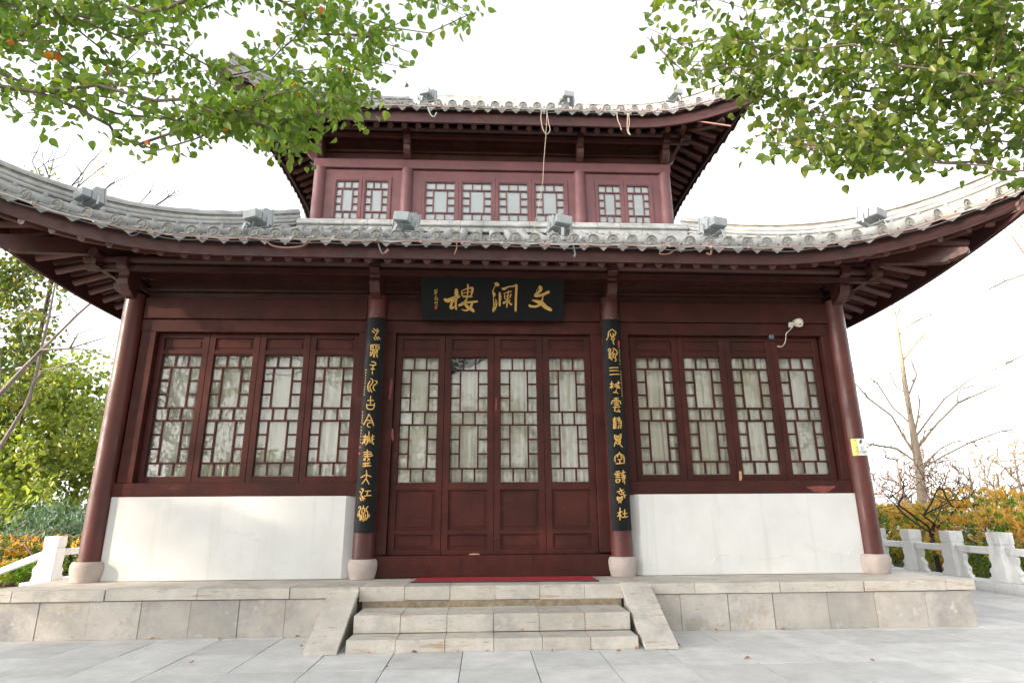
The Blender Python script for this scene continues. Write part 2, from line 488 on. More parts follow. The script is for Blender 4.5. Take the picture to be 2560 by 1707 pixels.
# kerb under the right balustrade and the left one
b = MB()
for k in range(14):
    y0 = -9 + k * 1.6
    b.box(8.70 + jit(0.004), 9.06, y0 + 0.004, y0 + 1.596, -0.05, 0.155 + jit(0.002))
struct(b.build('kerb', M['marble'], bevel=0.006))
b = MB()
for k in range(8):
    y0 = 3.9 + k * 1.6
    b.box(-8.86, -8.5 + jit(0.004), y0 + 0.004, y0 + 1.596, -0.05, 0.155)
struct(b.build('terrace_kerb', M['marble'], bevel=0.006))

# ---------------------------------------------------------------- platform
ZP = 0.53
plat = thing('stone_platform', 'long buff stone platform under the red pavilion, with jointed facing slabs and pale coping', 'platform')
b = MB()
b.box(-5.84, 5.84, -0.90, 7.95, 0.0, 0.40)
b.build('core', M['bed'], plat)
xs = [-5.86, -5.22, -4.66, -4.08, -3.52, -2.97, -2.44, -1.95]
for prs in (list(zip(xs[:-1], xs[1:])), [(1.88, 2.22), (2.22, 2.80), (2.80, 3.36), (3.36, 4.03), (4.03, 4.62), (4.62, 5.25), (5.25, 5.86)]):
    b = MB()
    for xa, xb in prs:
        g = 0.002 if rng.random() < 0.75 else 0.007
        b.box(xa + g, xb - g, -0.935 + jit(0.004), -0.895, 0.0, 0.404)
    b.build('facing_slabs', M['stone'], plat, bevel=0.003)
for sx in (-1, 1):
    b = MB()
    for k in range(14):
        y0 = -0.9 + k * 0.63
        b.box(min(sx * 5.82, sx * 5.86), max(sx * 5.82, sx * 5.86), y0 + 0.003, y0 + 0.627, 0.0, 0.404)
    b.build('facing_slabs', M['stone'], plat, bevel=0.003)
b = MB()
xs = [-5.9, -5.53, -4.50, -3.45, -2.40, -1.60]
for sx in (-1, 1):
    for xa, xb in zip(xs[:-1], xs[1:]):
        g = 0.002 if rng.random() < 0.6 else 0.006
        l, r_ = (xa + g, xb - g) if sx < 0 else (-xb + g, -xa - g)
        dz = jit(0.003)
        b.box(l, r_, -0.965 + jit(0.006), -0.50, 0.412 + dz, ZP + dz)
# thicker coping over the steps
for k in range(6):
    xa = -1.6 + k * 3.2 / 6
    b.box(xa + 0.002, xa + 3.2 / 6 - 0.002, -0.95 + jit(0.004), -0.50, 0.372 + jit(0.006), ZP + jit(0.002))
b.build('coping_stones', M['capstone'], plat, bevel=0.004)
b = MB()
y = -0.496
while y < 7.9:
    x = -5.88 + (0.3 if int(y * 10) % 2 else 0)
    while x < 5.88:
        b.box(x + 0.002, min(x + 0.8, 5.88) - 0.002, y + 0.002, min(y + 0.55, 7.95) - 0.002, 0.42, ZP - 0.004 + jit(0.0015))
        x += 0.8
    y += 0.55
b.build('platform_paving', M['capstone'], plat, bevel=0.004)

st = thing('stone_steps', 'two worn stone steps between sloping cheek slabs in front of the red doors', 'steps')
for (yf, yb_, z0, z1, nm) in ((-1.862, -0.95, 0.0, 0.122, 'step'), (-1.528, -0.95, 0.128, 0.303, 'step')):
    b = MB()
    for k in range(6):
        xa = -1.53 + k * 3.0 / 6
        b.box(xa + 0.002, xa + 0.498, yf + jit(0.005), yb_, z0, z1 + jit(0.003))
    b.build(nm, M['capstone'], st, bevel=0.004)
b = MB()
b.box(-1.55, 1.5, -0.975, -0.9, 0.2, 0.372)
b.build('dark_gap', M['gap'], st)  # dark brown strip filling the recess under the coping
def cheek(xa, xb, cuts):
    b = MB()
    ya, yb_ = -0.90, -1.93
    za, zb = ZP - 0.01, 0.02
    # masonry wedge
    ins = 0.02
    b.hexa([(xa + ins, ya, 0), (xa + ins, yb_ + 0.05, 0), (xa + ins, ya, za - 0.06)], [(xb - ins, ya, 0), (xb - ins, yb_ + 0.05, 0), (xb - ins, ya, za - 0.06)])
    o = b.build('cheek_wall', M['stone'], st)
    prev = 0
    for c0, c1, dz, dr in cuts:
        b = MB()
        f = lambda t: (ya + (yb_ - ya) * t, za + (zb - za) * t)
        (y0, z0), (y1, z1) = f(c0), f(c1)
        z0 += dz
        z1 += dz
        th = 0.055
        A = [(xa, y0, z0 - th), (xa, y1, max(z1 - th, 0.0)), (xa, y1, z1 + 0.012), (xa, y0, z0 + 0.012)]
        Bq = [(xb, p[1], p[2] + dr) for p in A]
        b.hexa(A, Bq)
        b.build('cheek_slab', M['capstone'], o, bevel=0.004)
cheek(-1.935, -1.60, ((0.0, 1.0, 0, 0),))
cheek(1.515, 1.865, ((0.0, 0.44, 0.012, 0), (0.455, 1.0, -0.004, 0.004)))

# mat
b = MB()
A = [(-1.0, -0.06), (1.30, -0.10), (1.285, -0.66), (-1.03, -0.56)]
b.hexa([(x, y, ZP + 0.003) for x, y in A][::-1], [(x, y, ZP + 0.014) for x, y in A][::-1])
mt = b.build('door_mat', M['mat'])
tag(mt, 'long thin red mat lying in front of the doors on the platform', 'door mat')
b = MB()
b.bar((-1.045, -0.572, ZP + 0.009), (1.30, -0.672, ZP + 0.009), 0.022, 0.013)
b.build('rubber_edge', M['rubber'], mt)

# ---------------------------------------------------------------- pavilion, ground storey
pav = thing('pavilion', 'two storey dark red timber pavilion with grey tiled curling eaves and white lower walls', 'pavilion')
COLX = (-5.32, -1.75, 1.75, 5.29)
def column(x, y, z0, z1, r, mat, ped=None):
    b = MB()
    n = 10
    b.lathe([(r * (1.0 - 0.05 * (k / n) ** 2), z0 + (z1 - z0) * k / n) for k in range(n + 1)], (x, y, 0), 32)
    c = b.build('column', mat, pav)
    if ped:
        b = MB()
        b.lathe([(ped * 0.84, ZP), (ped * 0.87, ZP + 0.02), (ped * 0.95, ZP + 0.09), (ped, ZP + 0.16), (ped * 0.985, ZP + 0.205), (ped * 0.93, ZP + 0.235), (ped * 0.84, ZP + 0.25)], (x, y, 0), 36)
        b.build('pedestal', M['pedestal'], c)
    return c
for x in COLX:
    column(x, -0.01 if abs(x) < 3 else 0.04, ZP + 0.24, 4.50, 0.147, M['redcol'], 0.195 if abs(x) < 3 else 0.22)
for x in (-5.29, 5.32):
    for y in (1.8, 5.2, 6.95):
        column(x, y, ZP + 0.24, 4.50, 0.145, M['redcol'], 0.195)

# white dado walls
for sx, xa, xb in ((-1, -5.19, -1.93), (1, 1.93, 5.21)):
    b = MB()
    if sx < 0:
        poly = [(xa, 0.03), (xa + 0.03, 0.0), (xb - 0.10, 0.0), (xb + 0.05, 0.10), (xb + 0.05, 0.32), (xa, 0.32)]
    else:
        poly = [(xa - 0.05, 0.10), (xa + 0.10, 0.0), (xb - 0.03, 0.0), (xb, 0.03), (xb, 0.32), (xa - 0.05, 0.32)]
    b.hexa([(p[0], p[1], ZP) for p in poly], [(p[0], p[1], 1.598) for p in poly])
    b.build('white_wall', M['plaster'], pav, bevel=0.008, seg=2)
for x in (-5.36, 5.36):
    b = MB()
    b.box(x - 0.1, x + 0.1, 0.25, 6.8, ZP, 1.6)
    b.build('white_wall', M['plaster'], pav)
    b = MB()
    b.box(x - 0.08, x + 0.08, 0.25, 6.8, 1.6, 4.5)
    b.build('side_wall', M['red'], pav)
b = MB()
b.box(-5.2, 5.2, 6.85, 7.0, ZP, 4.5)
b.build('back_wall', M['red'], pav)
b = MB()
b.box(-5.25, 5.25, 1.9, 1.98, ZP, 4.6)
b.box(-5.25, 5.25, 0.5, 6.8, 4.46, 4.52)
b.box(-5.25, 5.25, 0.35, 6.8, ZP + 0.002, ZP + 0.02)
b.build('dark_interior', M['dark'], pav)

# beams and frames of the front
pieces('sill_beam', [(xa, xb, 0.012, 0.2, 1.60, 1.782) for xa, xb in ((-5.18, -1.87), (1.87, 5.2))], M['red'], pav, 0.006)
pieces('lintel', [(xa, xb, 0.03, 0.2, 3.945, 4.135) for xa, xb in ((-5.17, -1.88), (-1.62, 1.62), (1.88, 5.19))], M['red'], pav, 0.005)
pieces('tie_beam', [(xa, xb, -0.005, 0.2, 4.14, 4.46) for xa, xb in ((-5.15, -1.90), (-1.61, 1.61), (1.90, 5.17))], M['red'], pav, 0.008)
pieces('jamb', [(xa, xb, 0.028, 0.2, 1.784, 3.943) for xa, xb in ((-5.15, -4.945), (-2.0, -1.87), (1.87, 2.03), (5.03, 5.19))]
       + [(xa, xb, 0.028, 0.2, 0.83, 3.943) for xa, xb in ((-1.62, -1.46), (1.455, 1.62))], M['red'], pav, 0.004)
b = MB()
b.box(-1.62, 1.62, -0.01, 0.2, ZP + 0.004, 0.812)
b.build('threshold', M['red'], pav, bevel=0.012)
# recessed frieze above the tie beam
b = MB()
b.box(-5.2, 5.2, 0.16, 0.24, 4.46, 5.25)
b.box(-5.2, 5.2, 0.09, 0.16, 4.60, 4.64)
b.box(-5.2, 5.2, 0.06, 0.2, 4.78, 4.98)
b.build('frieze', M['reddark'], pav)

# lattice leaves -------------------------------------------------------------
def lattice(b, x0, x1, z0, z1, y0, y1, rows, bw):
    """rows from the top: 'A' three panes, 'B' tall centre with three side panes"""
    hs = {'A': 0.19, 'B': 0.62}
    tot = sum(hs[r] for r in rows)
    z = z1
    W = x1 - x0
    for i, r in enumerate(rows):
        h = hs[r] / tot * (z1 - z0)
        if i:
            b.box(x0, x1, y0, y1, z - bw / 2, z + bw / 2)
        if r == 'A':
            for f in (1 / 3, 2 / 3):
                xx = x0 + W * f
                b.box(xx - bw / 2, xx + bw / 2, y0 + 0.002, y1, z - h + bw / 2, z - bw / 2)
        else:
            for f in (0.25, 0.75):
                xx = x0 + W * f
                b.box(xx - bw / 2, xx + bw / 2, y0 + 0.002, y1, z - h + bw / 2, z - bw / 2)
            for k in (1, 2):
                zz = z - h * k / 3
                b.box(x0, x0 + W * 0.25 - bw / 2, y0 + 0.004, y1, zz - bw / 2, zz + bw / 2)
                b.box(x0 + W * 0.75 + bw / 2, x1, y0 + 0.004, y1, zz - bw / 2, zz + bw / 2)
        z -= h
def panel(b, x0, x1, z0, z1, y):
    """sunk panel with a raised field"""
    b.box(x0, x1, y + 0.028, y + 0.04, z0, z1)
    m = min(0.04, (z1 - z0) * 0.22)
    b.box(x0 + m, x1 - m, y + 0.019, y + 0.029, z0 + m, z1 - m)
def leaf(name, W, z0, z1, gz0, gz1, gx, rows, mat, y, panels, stile, rails, bw, xc):
    """one window or door leaf; panels: list of (z0,z1); rails: list of (z0,z1) solid cross pieces"""
    x0, x1 = xc - W / 2 + 0.003, xc + W / 2 - 0.003
    b = MB()
    b.box(x0, x0 + stile, y, y + 0.055, z0, z1)
    b.box(x1 - stile, x1, y, y + 0.055, z0, z1)
    for a, c in rails:
        b.box(x0 + stile - 0.004, x1 - stile + 0.004, y + 0.0015, y + 0.0545, a, c)
    # moulding round the glass
    g0, g1 = xc - gx / 2, xc + gx / 2
    mw = 0.018
    b.box(x0 + stile, g0, y + 0.012, y + 0.05, gz0, gz1)
    b.box(g1, x1 - stile, y + 0.012, y + 0.05, gz0, gz1)
    b.box(g0, g1, y + 0.0125, y + 0.05, gz0 - 0.001, gz0 + mw)
    b.box(g0, g1, y + 0.0125, y + 0.05, gz1 - mw, gz1 + 0.001)
    o = b.build(name, mat, pav, bevel=0.003)
    for a, c in panels:
        b = MB()
        panel(b, x0 + stile, x1 - stile, a, c, y)
        b.build('sunk_panel', mat, o, bevel=0.003)
    b = MB()
    lattice(b, g0, g1, gz0 + mw, gz1 - mw, y + 0.016, y + 0.044, rows, bw)
    b.build('lattice', mat, o, bevel=0.003)
    b = MB()
    b.box(g0 - 0.01, g1 + 0.01, y + 0.046, y + 0.050, gz0, gz1)
    b.build('glass', M['glass'], o)
    return o
LW = 0.737
for x0 in (-4.94, 2.055):
    for k in range(4):
        leaf('window_leaf', LW, 1.785, 3.94, 1.855, 3.635, 0.55, 'ABABA', M['red'], 0.115, [(3.69, 3.875)], 0.085, [(1.785, 1.856), (3.634, 3.69), (3.875, 3.94)], 0.026, x0 + LW * (k + 0.5))
DW = 0.728
for k in range(4):
    leaf('door_leaf', DW, 0.815, 3.94, 1.76, 3.61, 0.53, 'ABABA', M['red'], 0.10, [(3.69, 3.875), (1.14, 1.67), (0.885, 1.075)], 0.09,
         [(0.815, 0.885), (1.075, 1.14), (1.67, 1.761), (3.609, 3.69), (3.875, 3.94)], 0.023, -1.456 + DW * (k + 0.5))

# ---------------------------------------------------------------- roofs
class Roof:
    def __init__(s, xe, y0, D, z0, rise, Lc, out, lift, ex, halfd, tilt=0.0058, x0=0.0):
        s.xe, s.y0, s.D, s.z0, s.rise, s.Lc, s.out, s.lift, s.ex, s.tilt, s.x0 = xe, y0, D, z0, rise, Lc, out, lift, ex, tilt, x0
        s.yc = y0 + halfd
        s.hd = halfd
    def P(s, side, a, q, dz=0.0):
        """side 0 front, 1 right, 2 back, 3 left; a along the eave from its middle, q up the slope"""
        half = s.xe if side in (0, 2) else s.hd
        dist = half - abs(a)
        t = max(0.0, 1 - dist / s.Lc)
        o = s.out * t * t * max(0.0, 1 - q) ** 2
        al = a + math.copysign(o, a)
        dn = half if False else 0
        n_ = q * s.D - o
        z = s.z0 + s.rise * (0.8 * q + 0.2 * q * q) + s.lift * t ** s.ex * max(0.0, 1 - q) ** 2 + dz
        if side == 0:
            x, y = al, s.y0 + n_
        elif side == 2:
            x, y = -al, s.y0 + 2 * s.hd - n_
        elif side == 1:
            x, y = s.xe - n_, s.yc + al
        else:
            x, y = -s.xe + n_, s.yc - al
        return Vector((x + s.x0, y, z - s.tilt * x))
    def half(s, side):
        return s.xe if side in (0, 2) else s.hd
    def qh(s, side, a, qmax=1.0):
        return min(qmax, (s.half(side) - abs(a)) / s.D)
    def hip(s, sx, sy, q, dz=0.0):
        """sy -1 front, 1 back"""
        a = s.xe - q * s.D
        if sy < 0:
            return s.P(0, sx * a, q, dz)
        return s.P(2, -sx * a, q, dz)

def build_roof(rf, name, sp, fasc, dens=(0, 1, 2, 3), ridge_h=0.37, disc_r=0.083, fz=-0.275):
    # underside and cover sheets
    b = MB()
    for side in range(4):
        H = rf.half(side)
        n = 40
        nq = 8
        for dz, flip in ((0.0, False), (-0.09, True)):
            P = []
            for j in range(nq + 1):
                row = []
                for i in range(n + 1):
                    f = -1 + 2 * i / n
                    q = j / nq
                    amax = H - q * rf.D
                    row.append(rf.P(side, f * amax, q, dz))
                P.append(row)
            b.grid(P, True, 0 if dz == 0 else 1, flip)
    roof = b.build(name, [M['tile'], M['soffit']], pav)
    # rows of cover tiles
    bt, bd, bp_, bn = MB(), MB(), MB(), MB()
    for side in range(4):
        H = rf.half(side)
        n = int(round(2 * (H - 0.10) / sp))
        for i in range(n + 1):
            a = -(n * sp) / 2 + i * sp
            q1 = rf.qh(side, a)
            L = q1 * rf.D
            q00 = -0.035 / rf.D
            if L > 0.12:
                m = max(2, int(L / 0.17))
                pts, rr = [], []
                for k in range(m + 1):
                    q = q00 + (q1 - q00) * k / m
                    p = rf.P(side, a, q, 0.055)
                    pts.append(p)
                    rr.append(0.072 + (0.006 if k % 2 else 0))
                bt.tube(pts, rr, 8 if side != 2 else 5, cap=False)
            # end disc
            p0 = rf.P(side, a, q00 - 0.001, 0.055)
            p1 = rf.P(side, a, q00 + 0.06, 0.055)
            d = (p0 - p1).normalized()
            d.z *= 0.25
            dj = (d + Vector((jit(0.05), jit(0.05), jit(0.05)))).normalized()
            if side != 2:
                r = disc_r * (1 + jit(0.03))
                if side == 0:
                    bdx, bd = bd, MB()
                bd.lathe([(r, -0.02), (r, 0.012), (r * 0.86, 0.014), (r * 0.83, 0.004), (r * 0.6, 0.003), (r * 0.5, 0.010), (r * 0.28, 0.011), (r * 0.2, 0.005), (0.004, 0.006)], p0, 18, dj, sm=False)
                # raised squiggle on the disc
                x_ = dj.orthogonal().normalized()
                y_ = dj.cross(x_)
                ph = rng.random() * 6
                bd.tube([p0 + dj * 0.012 + (x_ * math.cos(ph + u * 1.1) + y_ * math.sin(ph + u * 1.1)) * r * (0.2 + 0.1 * u) for u in range(5)], 0.006, 4)
                if side == 0:
                    bd.build('end_disc', M['disc'], roof)
                    bd = bdx
            if side != 2 and L > 0.35 and rng.random() < 0.86:
                pn = rf.P(side, a, 0.13 / rf.D * 1.3, 0.125)
                (bq := MB() if side == 0 else bn).lathe([(0.030, -0.02), (0.034, 0.0), (0.033, 0.03), (0.022, 0.055), (0.006, 0.068)], pn, 10)
                if side == 0:
                    bq.build('nail_cap', M['disc'], roof)
        # pan tiles and drip tiles between the rows
        for i in range(n + 2):
            a = -(n * sp) / 2 + (i - 0.5) * sp
            if abs(a) > H - 0.06:
                continue
            q1 = rf.qh(side, a)
            W = sp * 0.44
            prof = [(-1, 0.020), (-0.5, -0.004), (0, -0.012), (0.5, -0.004), (1, 0.020)]
            if side != 2:
                lip = []
                q00 = -0.02 / rf.D
                for u, dz in prof:
                    aa = max(-H + 0.02, min(H - 0.02, a + u * W))
                    lip.append(rf.P(side, aa, q00, dz + 0.022))
                # drip plate
                depth = [0.03, 0.075, 0.112, 0.075, 0.03]
                outn = (rf.P(side, a, -0.05) - rf.P(side, a, 0.0))
                outn.z = 0
                outn.normalize()
                F = [p + outn * 0.02 for p in lip]
                Bt = [p + outn * (0.02 - 0.35 * dd) * 1.0 + Vector((0, 0, -dd * 1.05)) for p, dd in zip(F, depth)]
                F2 = [p - outn * 0.014 for p in F]
                B2 = [p - outn * 0.014 for p in Bt]
                bp_.add(F + Bt + F2 + B2, [(k, k + 1, 6 + k, 5 + k) for k in range(4)] + [(11 + k, 10 + k, 15 + k, 16 + k) for k in range(4)]
                        + [(5 + k, 6 + k, 16 + k, 15 + k) for k in range(4)] + [(0, 5, 15, 10), (4, 14, 19, 9)] + [(1 + k, k, 10 + k, 11 + k) for k in range(4)])
                # pan tile edges stepping up the slope
                m = max(1, int(q1 * rf.D / 0.16))
                for k in range(min(m, 16)):
                    qa = k * 0.16 / rf.D
                    if qa + 0.16 / rf.D > q1:
                        break
                    for z_, q_ in ((0.0, 0),):
                        A = []
                        Bq = []
                        for u, dz in prof:
                            A.append(rf.P(side, a + u * W, qa, dz + 0.032))
                            Bq.append(rf.P(side, a + u * W, qa + 0.16 / rf.D, dz + 0.014))
                        bp_.add(A + Bq + [p - Vector((0, 0, 0.014)) for p in A], [(j, j + 1, 6 + j, 5 + j) for j in range(4)] + [(10 + j, 11 + j, 1 + j, j) for j in range(4)])
    bt.build('cover_tiles', M['tile'], roof)
    o_ = bd.build('side_end_discs', M['disc'], roof)
    o_['kind'] = 'stuff'
    bp_.build('drip_tiles', M['tile'], roof)
    o_ = bn.build('side_nail_caps', M['disc'], roof)
    o_['kind'] = 'stuff'
    # fascia board sweeping along the eaves
    for side in range(4):
        H = rf.half(side)
        b = MB()
        n = 60
        rows = [[], [], [], []]
        for i in range(n + 1):
            a = -H + 2 * H * i / n
            q = (0.05 if side in (0, 2) else 0.12 if fz < -0.3 else 0.06) / rf.D
            p = rf.P(side, a, q)
            pin = rf.P(side, a, q + 0.045 / rf.D)
            lowp = fz if side in (0, 2) else (-0.27 if fz < -0.3 else -0.385)
            rows[0].append(p + Vector((0, 0, -0.015)))
            rows[1].append(p + Vector((0, 0, lowp)))
            rows[2].append(Vector((pin.x, pin.y, p.z + lowp)))
            rows[3].append(Vector((pin.x, pin.y, p.z - 0.015)))
        for k in range(4):
            b.grid([rows[k], rows[(k + 1) % 4]], False)
        b.build('fascia_board', M['fascia'], roof)
    # hip ridges
    for sx in (-1, 1):
        for sy in (-1, 1):
            b = MB()
            n = 26
            pts = [rf.hip(sx, sy, 1.0 - 0.97 * k / n) for k in range(n + 1)]
            # core of mortar, widening courses, tile rolls and a cap
            def strip(z0, z1, wd, mi, bb):
                for k in range(n):
                    p, q = pts[k], pts[k + 1]
                    d = (q - p)
                    d.z = 0
                    d.normalize()
                    s_ = Vector((-d.y, d.x, 0)) * wd / 2
                    gap = 0.0
                    U = Vector((0, 0, 1))
                    A = [p - s_ + U * z0, p + s_ + U * z0, p + s_ + U * z1, p - s_ + U * z1]
                    B_ = [q - s_ + U * z0, q + s_ + U * z0, q + s_ + U * z1, q - s_ + U * z1]
                    vs = A + B_
                    fs = [(j, (j + 1) % 4, 4 + (j + 1) % 4, 4 + j) for j in range(4)]
                    if k == 0:
                        fs.append((3, 2, 1, 0))
                    if k == n - 1:
                        fs.append((4, 5, 6, 7))
                    bb.add(vs, fs, False, mi)
            h = ridge_h
            strip(-0.05, h * 0.97, 0.11, 1, b)
            strip(0.10, 0.135, 0.19, 0, b)
            strip(h * 0.9, h * 0.95, 0.18, 0, b)
            for zz, r in ((h * 0.50, 0.036), (h * 0.68, 0.036)):
                for sgn in (-1, 1):
                    path, rad = [], []
                    for k in range(n + 1):
                        d = pts[min(k + 1, n)] - pts[max(k - 1, 0)]
                        d.z = 0
                        d.normalize()
                        s_ = Vector((-d.y, d.x, 0)) * 0.066 * sgn
                        path.append(pts[k] + s_ + Vector((0, 0, zz)))
                        rad.append(r * (1 + (0.14 if k % 3 == 0 else jit(0.03))))
                    b.tube(path, rad, 8)
            path = [p + Vector((jit(0.004), 0, h + jit(0.006))) for p in pts]
            b.tube(path, [0.062 * (1 + (0.12 if k % 3 == 0 else jit(0.05))) for k in range(n + 1)], 8)
            b.build('hip_ridge', [M['ridge'], M['mortar']], roof)
    return roof

low = Roof(6.52, -1.05, 2.85, 4.945, 1.50, 3.00, 0.70, 0.70, 2.7, 4.55)
lroof = build_roof(low, 'lower_roof', 0.27, None)
up = Roof(4.55, 0.95, 2.55, 8.60, 1.75, 2.05, 0.42, 0.46, 2.6, 2.55, tilt=0.0045, x0=0.02)
uroof = build_roof(up, 'upper_roof', 0.262, None, ridge_h=0.36, disc_r=0.078, fz=-0.33)
# main ridge of the upper roof
b = MB()
b.box(-1.7, 1.7, 3.42, 3.58, 10.25, 10.75)
b.tube([(-1.75, 3.5, 10.78), (1.75, 3.5, 10.78)], 0.08, 10)
b.build('main_ridge', M['ridge'], uroof)

# rafters, hip beams, purlins under both roofs
def under(rf, q_in, zoff, sp, r1, front_low=True, hipo=(5.31, 0.0), hiplen=1.25, hipz=4.62, ua=0.15, roof=None):
    b1, bx = MB(), MB()
    for side in range(4):
        H = rf.half(side)
        n = int(2 * (H - 0.15) / sp)
        for i in range(n + 1):
            a = -(n * sp) / 2 + i * sp
            qe = min(q_in, rf.qh(side, a))
            # flying rafter
            qa, qb = 0.10 / rf.D, min(0.42 / rf.D, qe)
            if qb - qa > 0.02:
                b1.bar(rf.P(side, a, qa, -0.14), rf.P(side, a, qb, -0.15), 0.085, 0.085)
            # lower round rafter
            qa, qb = ua / rf.D, qe
            if qb - qa > 0.02:
                near = side == 0 or (side == 1 and a < -0.3) or (side == 3 and a > 0.3)
                b2 = MB() if near else bx
                b2.tube([rf.P(side, a, qa, zoff), rf.P(side, a, (qa + qb) / 2, zoff), rf.P(side, a, qb, zoff)], r1, 10)
                if near:
                    b2.build('rafter', M['rafter'], roof)
    for bb, nm in ((b1, 'flying_rafters'), (bx, 'far_rafters')):
        o_ = bb.build(nm, M['rafter'], roof)
        o_['kind'] = 'stuff'
under(low, 0.44, -0.295, 0.27, 0.056, roof=lroof)
under(up, 0.40, -0.385, 0.262, 0.055, ua=0.30, roof=uroof)

def purlins(roof, X, Yf, Yb, zs, ext, zt):
    """round eave purlin above a thin beam on each side, crossing at the corners; zs: list of (z0,z1,w)"""
    b = MB()
    r = 0.068
    t = zt
    for y in (Yf, Yb):
        b.tube([(-X - ext, y, zs[0] + t * X), (X + ext, y, zs[0] - t * X)], r, 14)
        b.bar((-X - ext * 0.8, y, zs[1] + t * X), (X + ext * 0.8, y, zs[1] - t * X), 0.07, 0.075)
    for sx in (-1, 1):
        b.tube([(sx * X, Yf - ext, zs[0] - sx * t * X + 0.012), (sx * X, Yb + ext, zs[0] - sx * t * X + 0.012)], r, 14)
        b.bar((sx * X, Yf - ext * 0.8, zs[1] - sx * t * X + 0.012), (sx * X, Yb + ext * 0.8, zs[1] - sx * t * X + 0.012), 0.07, 0.075)
    b.build('eave_purlins', M['reddark'], roof)
    b = MB()
    for y in (Yf, Yb):
        b.box(-X, X, y - 0.02, y + 0.02, zs[1] + 0.03, zs[0] - 0.05)
    for sx in (-1, 1):
        b.box(sx * X - 0.02, sx * X + 0.02, Yf, Yb, zs[1] + 0.03, zs[0] - 0.05)
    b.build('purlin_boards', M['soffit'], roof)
purlins(lroof, 5.66, -0.34, 7.35, (4.885, 4.745), 0.24, 0.0058)
purlins(uroof, 3.67, 1.52, 5.50, (8.50, 8.345), 0.22, 0.0045)

def bracket(x, y0, ang, zb, h, L, w, roof, mat):
    """curved arm growing out of a column head to carry the purlin"""
    prof = [(0.0, 0.0), (0.16, 0.03), (0.30, 0.09), (0.40, 0.17), (0.425, 0.26), (0.40, 0.33), (0.43, 0.40), (0.50, 0.43), (0.56, 0.45), (0.56, 0.62), (0.0, 0.62)]
    b = MB()
    dx, dy = math.sin(ang), -math.cos(ang)
    px, py = math.cos(ang), math.sin(ang)
    sc_ = L / 0.56
    def fn(u, v, t):
        return Vector((x + dx * u * sc_ + px * t, y0 + dy * u * sc_ + py * t, zb + v * h / 0.62))
    b.prism(prof, fn, -w / 2, w / 2)
    b.build('curved_bracket', mat, roof, bevel=0.008)
for x in COLX:
    bracket(x, -0.06, 0, 4.40, 0.52, 0.40, 0.15, lroof, M['reddark'])
for sx in (-1, 1):
    bracket(sx * 5.31, 0.0, sx * R(90), 4.44, 0.48, 0.40, 0.15, lroof, M['reddark'])
UC = (-3.33, -1.66, 1.70, 3.39)
for x in UC:
    bracket(x, 1.80, 0, 7.96, 0.50, 0.36, 0.13, uroof, M['reddark'])
for sx in (-1, 1):
    bracket(sx * 3.36, 1.86, sx * R(90), 7.97, 0.50, 0.36, 0.13, uroof, M['reddark'])

def hipbeam(rf, sx, sy, cx, cy, zc, L, zt, w, h, roof):
    """corner beam running out under the hip; its end is cut in a cloud scroll"""
    b = MB()
    dx, dy = sx / math.sqrt(2), sy / math.sqrt(2)
    prof = [(0, 0.0), (0.72, 0.05), (0.80, 0.06), (0.85, 0.12), (0.865, 0.24), (0.90, 0.30), (0.93, 0.45), (0.955, 0.52), (0.985, 0.66), (1.0, 0.80), (1.0, 1.0), (0, 1.0)]
    def fn(u, v, t):
        return Vector((cx + dx * u * L - dy * t, cy + dy * u * L + dx * t, zc + (zt - zc) * u + v * h))
    b.prism(prof, fn, -w / 2, w / 2)
    b.build('hip_beam', M['reddark'], roof, bevel=0.006)
    # the raised upper hip rafter reaching the tip
    b = MB()
    pts = [rf.hip(sx, sy, q, -0.24) for q in (0.42, 0.3, 0.2, 0.1, 0.04, 0.012)]
    for p, q in zip(pts[:-1], pts[1:]):
        b.bar(p, q + (q - p) * 0.04, 0.10, 0.17)
    b.build('hip_rafter', M['reddark'], roof)
for sx in (-1, 1):
    for sy, cy in ((-1, 0.0), (1, 7.0)):
        hipbeam(low, sx, sy, sx * 5.31, cy, 5.10, 1.77, 4.60, 0.13, 0.25, lroof)
    for sy, cy in ((-1, 1.85), (1, 5.15)):
        hipbeam(up, sx, sy, sx * 3.36, cy, 8.72, 1.35, 8.27, 0.11, 0.2, uroof)

# ---------------------------------------------------------------- upper storey
for x in UC:
    column(x, 1.83, 6.4, 7.80, 0.125, M['pink'])
b = MB()
b.box(-3.45, 3.51, 1.735, 1.90, 7.785, 7.985)
b.build('tie_beam', M['pink'], pav, bevel=0.02, seg=2)
for l, xa, xb, r_ in ((-3.25, -3.065, -1.95, -1.76), (-1.56, -1.365, 1.455, 1.60), (1.80, 1.995, 3.125, 3.29)):
    b = MB()
    b.box(l, xa, 1.795, 1.87, 6.60, 7.775)
    b.box(xb, r_, 1.795, 1.87, 6.60, 7.775)
    b.box(xa - 0.005, xb + 0.005, 1.797, 1.869, 7.615, 7.774)
    b.box(xa - 0.005, xb + 0.005, 1.797, 1.869, 6.45, 6.638)
    b.build('window_surround', M['pink'], pav, bevel=0.004)
def upleaf(xc, W, gx):
    return leaf('upper_window_leaf', W, 6.64, 7.613, 6.71, 7.535, gx, 'ABA', M['pink'], 1.777, [], 0.05, [(6.64, 6.711), (7.534, 7.613)], 0.026, xc)
for xc in (-3.065 + 0.279, -3.065 + 0.837):
    upleaf(xc, 0.557, 0.405)
for k in range(4):
    upleaf(-1.365 + 0.705 * (k + 0.5), 0.705, 0.535)
for xc in (1.995 + 0.2825, 1.995 + 0.8475):
    upleaf(xc, 0.565, 0.41)
pieces('window_paper', [(xa, xb, 1.835, 1.850, 6.645, 7.61) for xa, xb in ((-3.06, -1.955), (-1.36, 1.45), (2.0, 3.12))], M['paper'], pav)
b = MB()
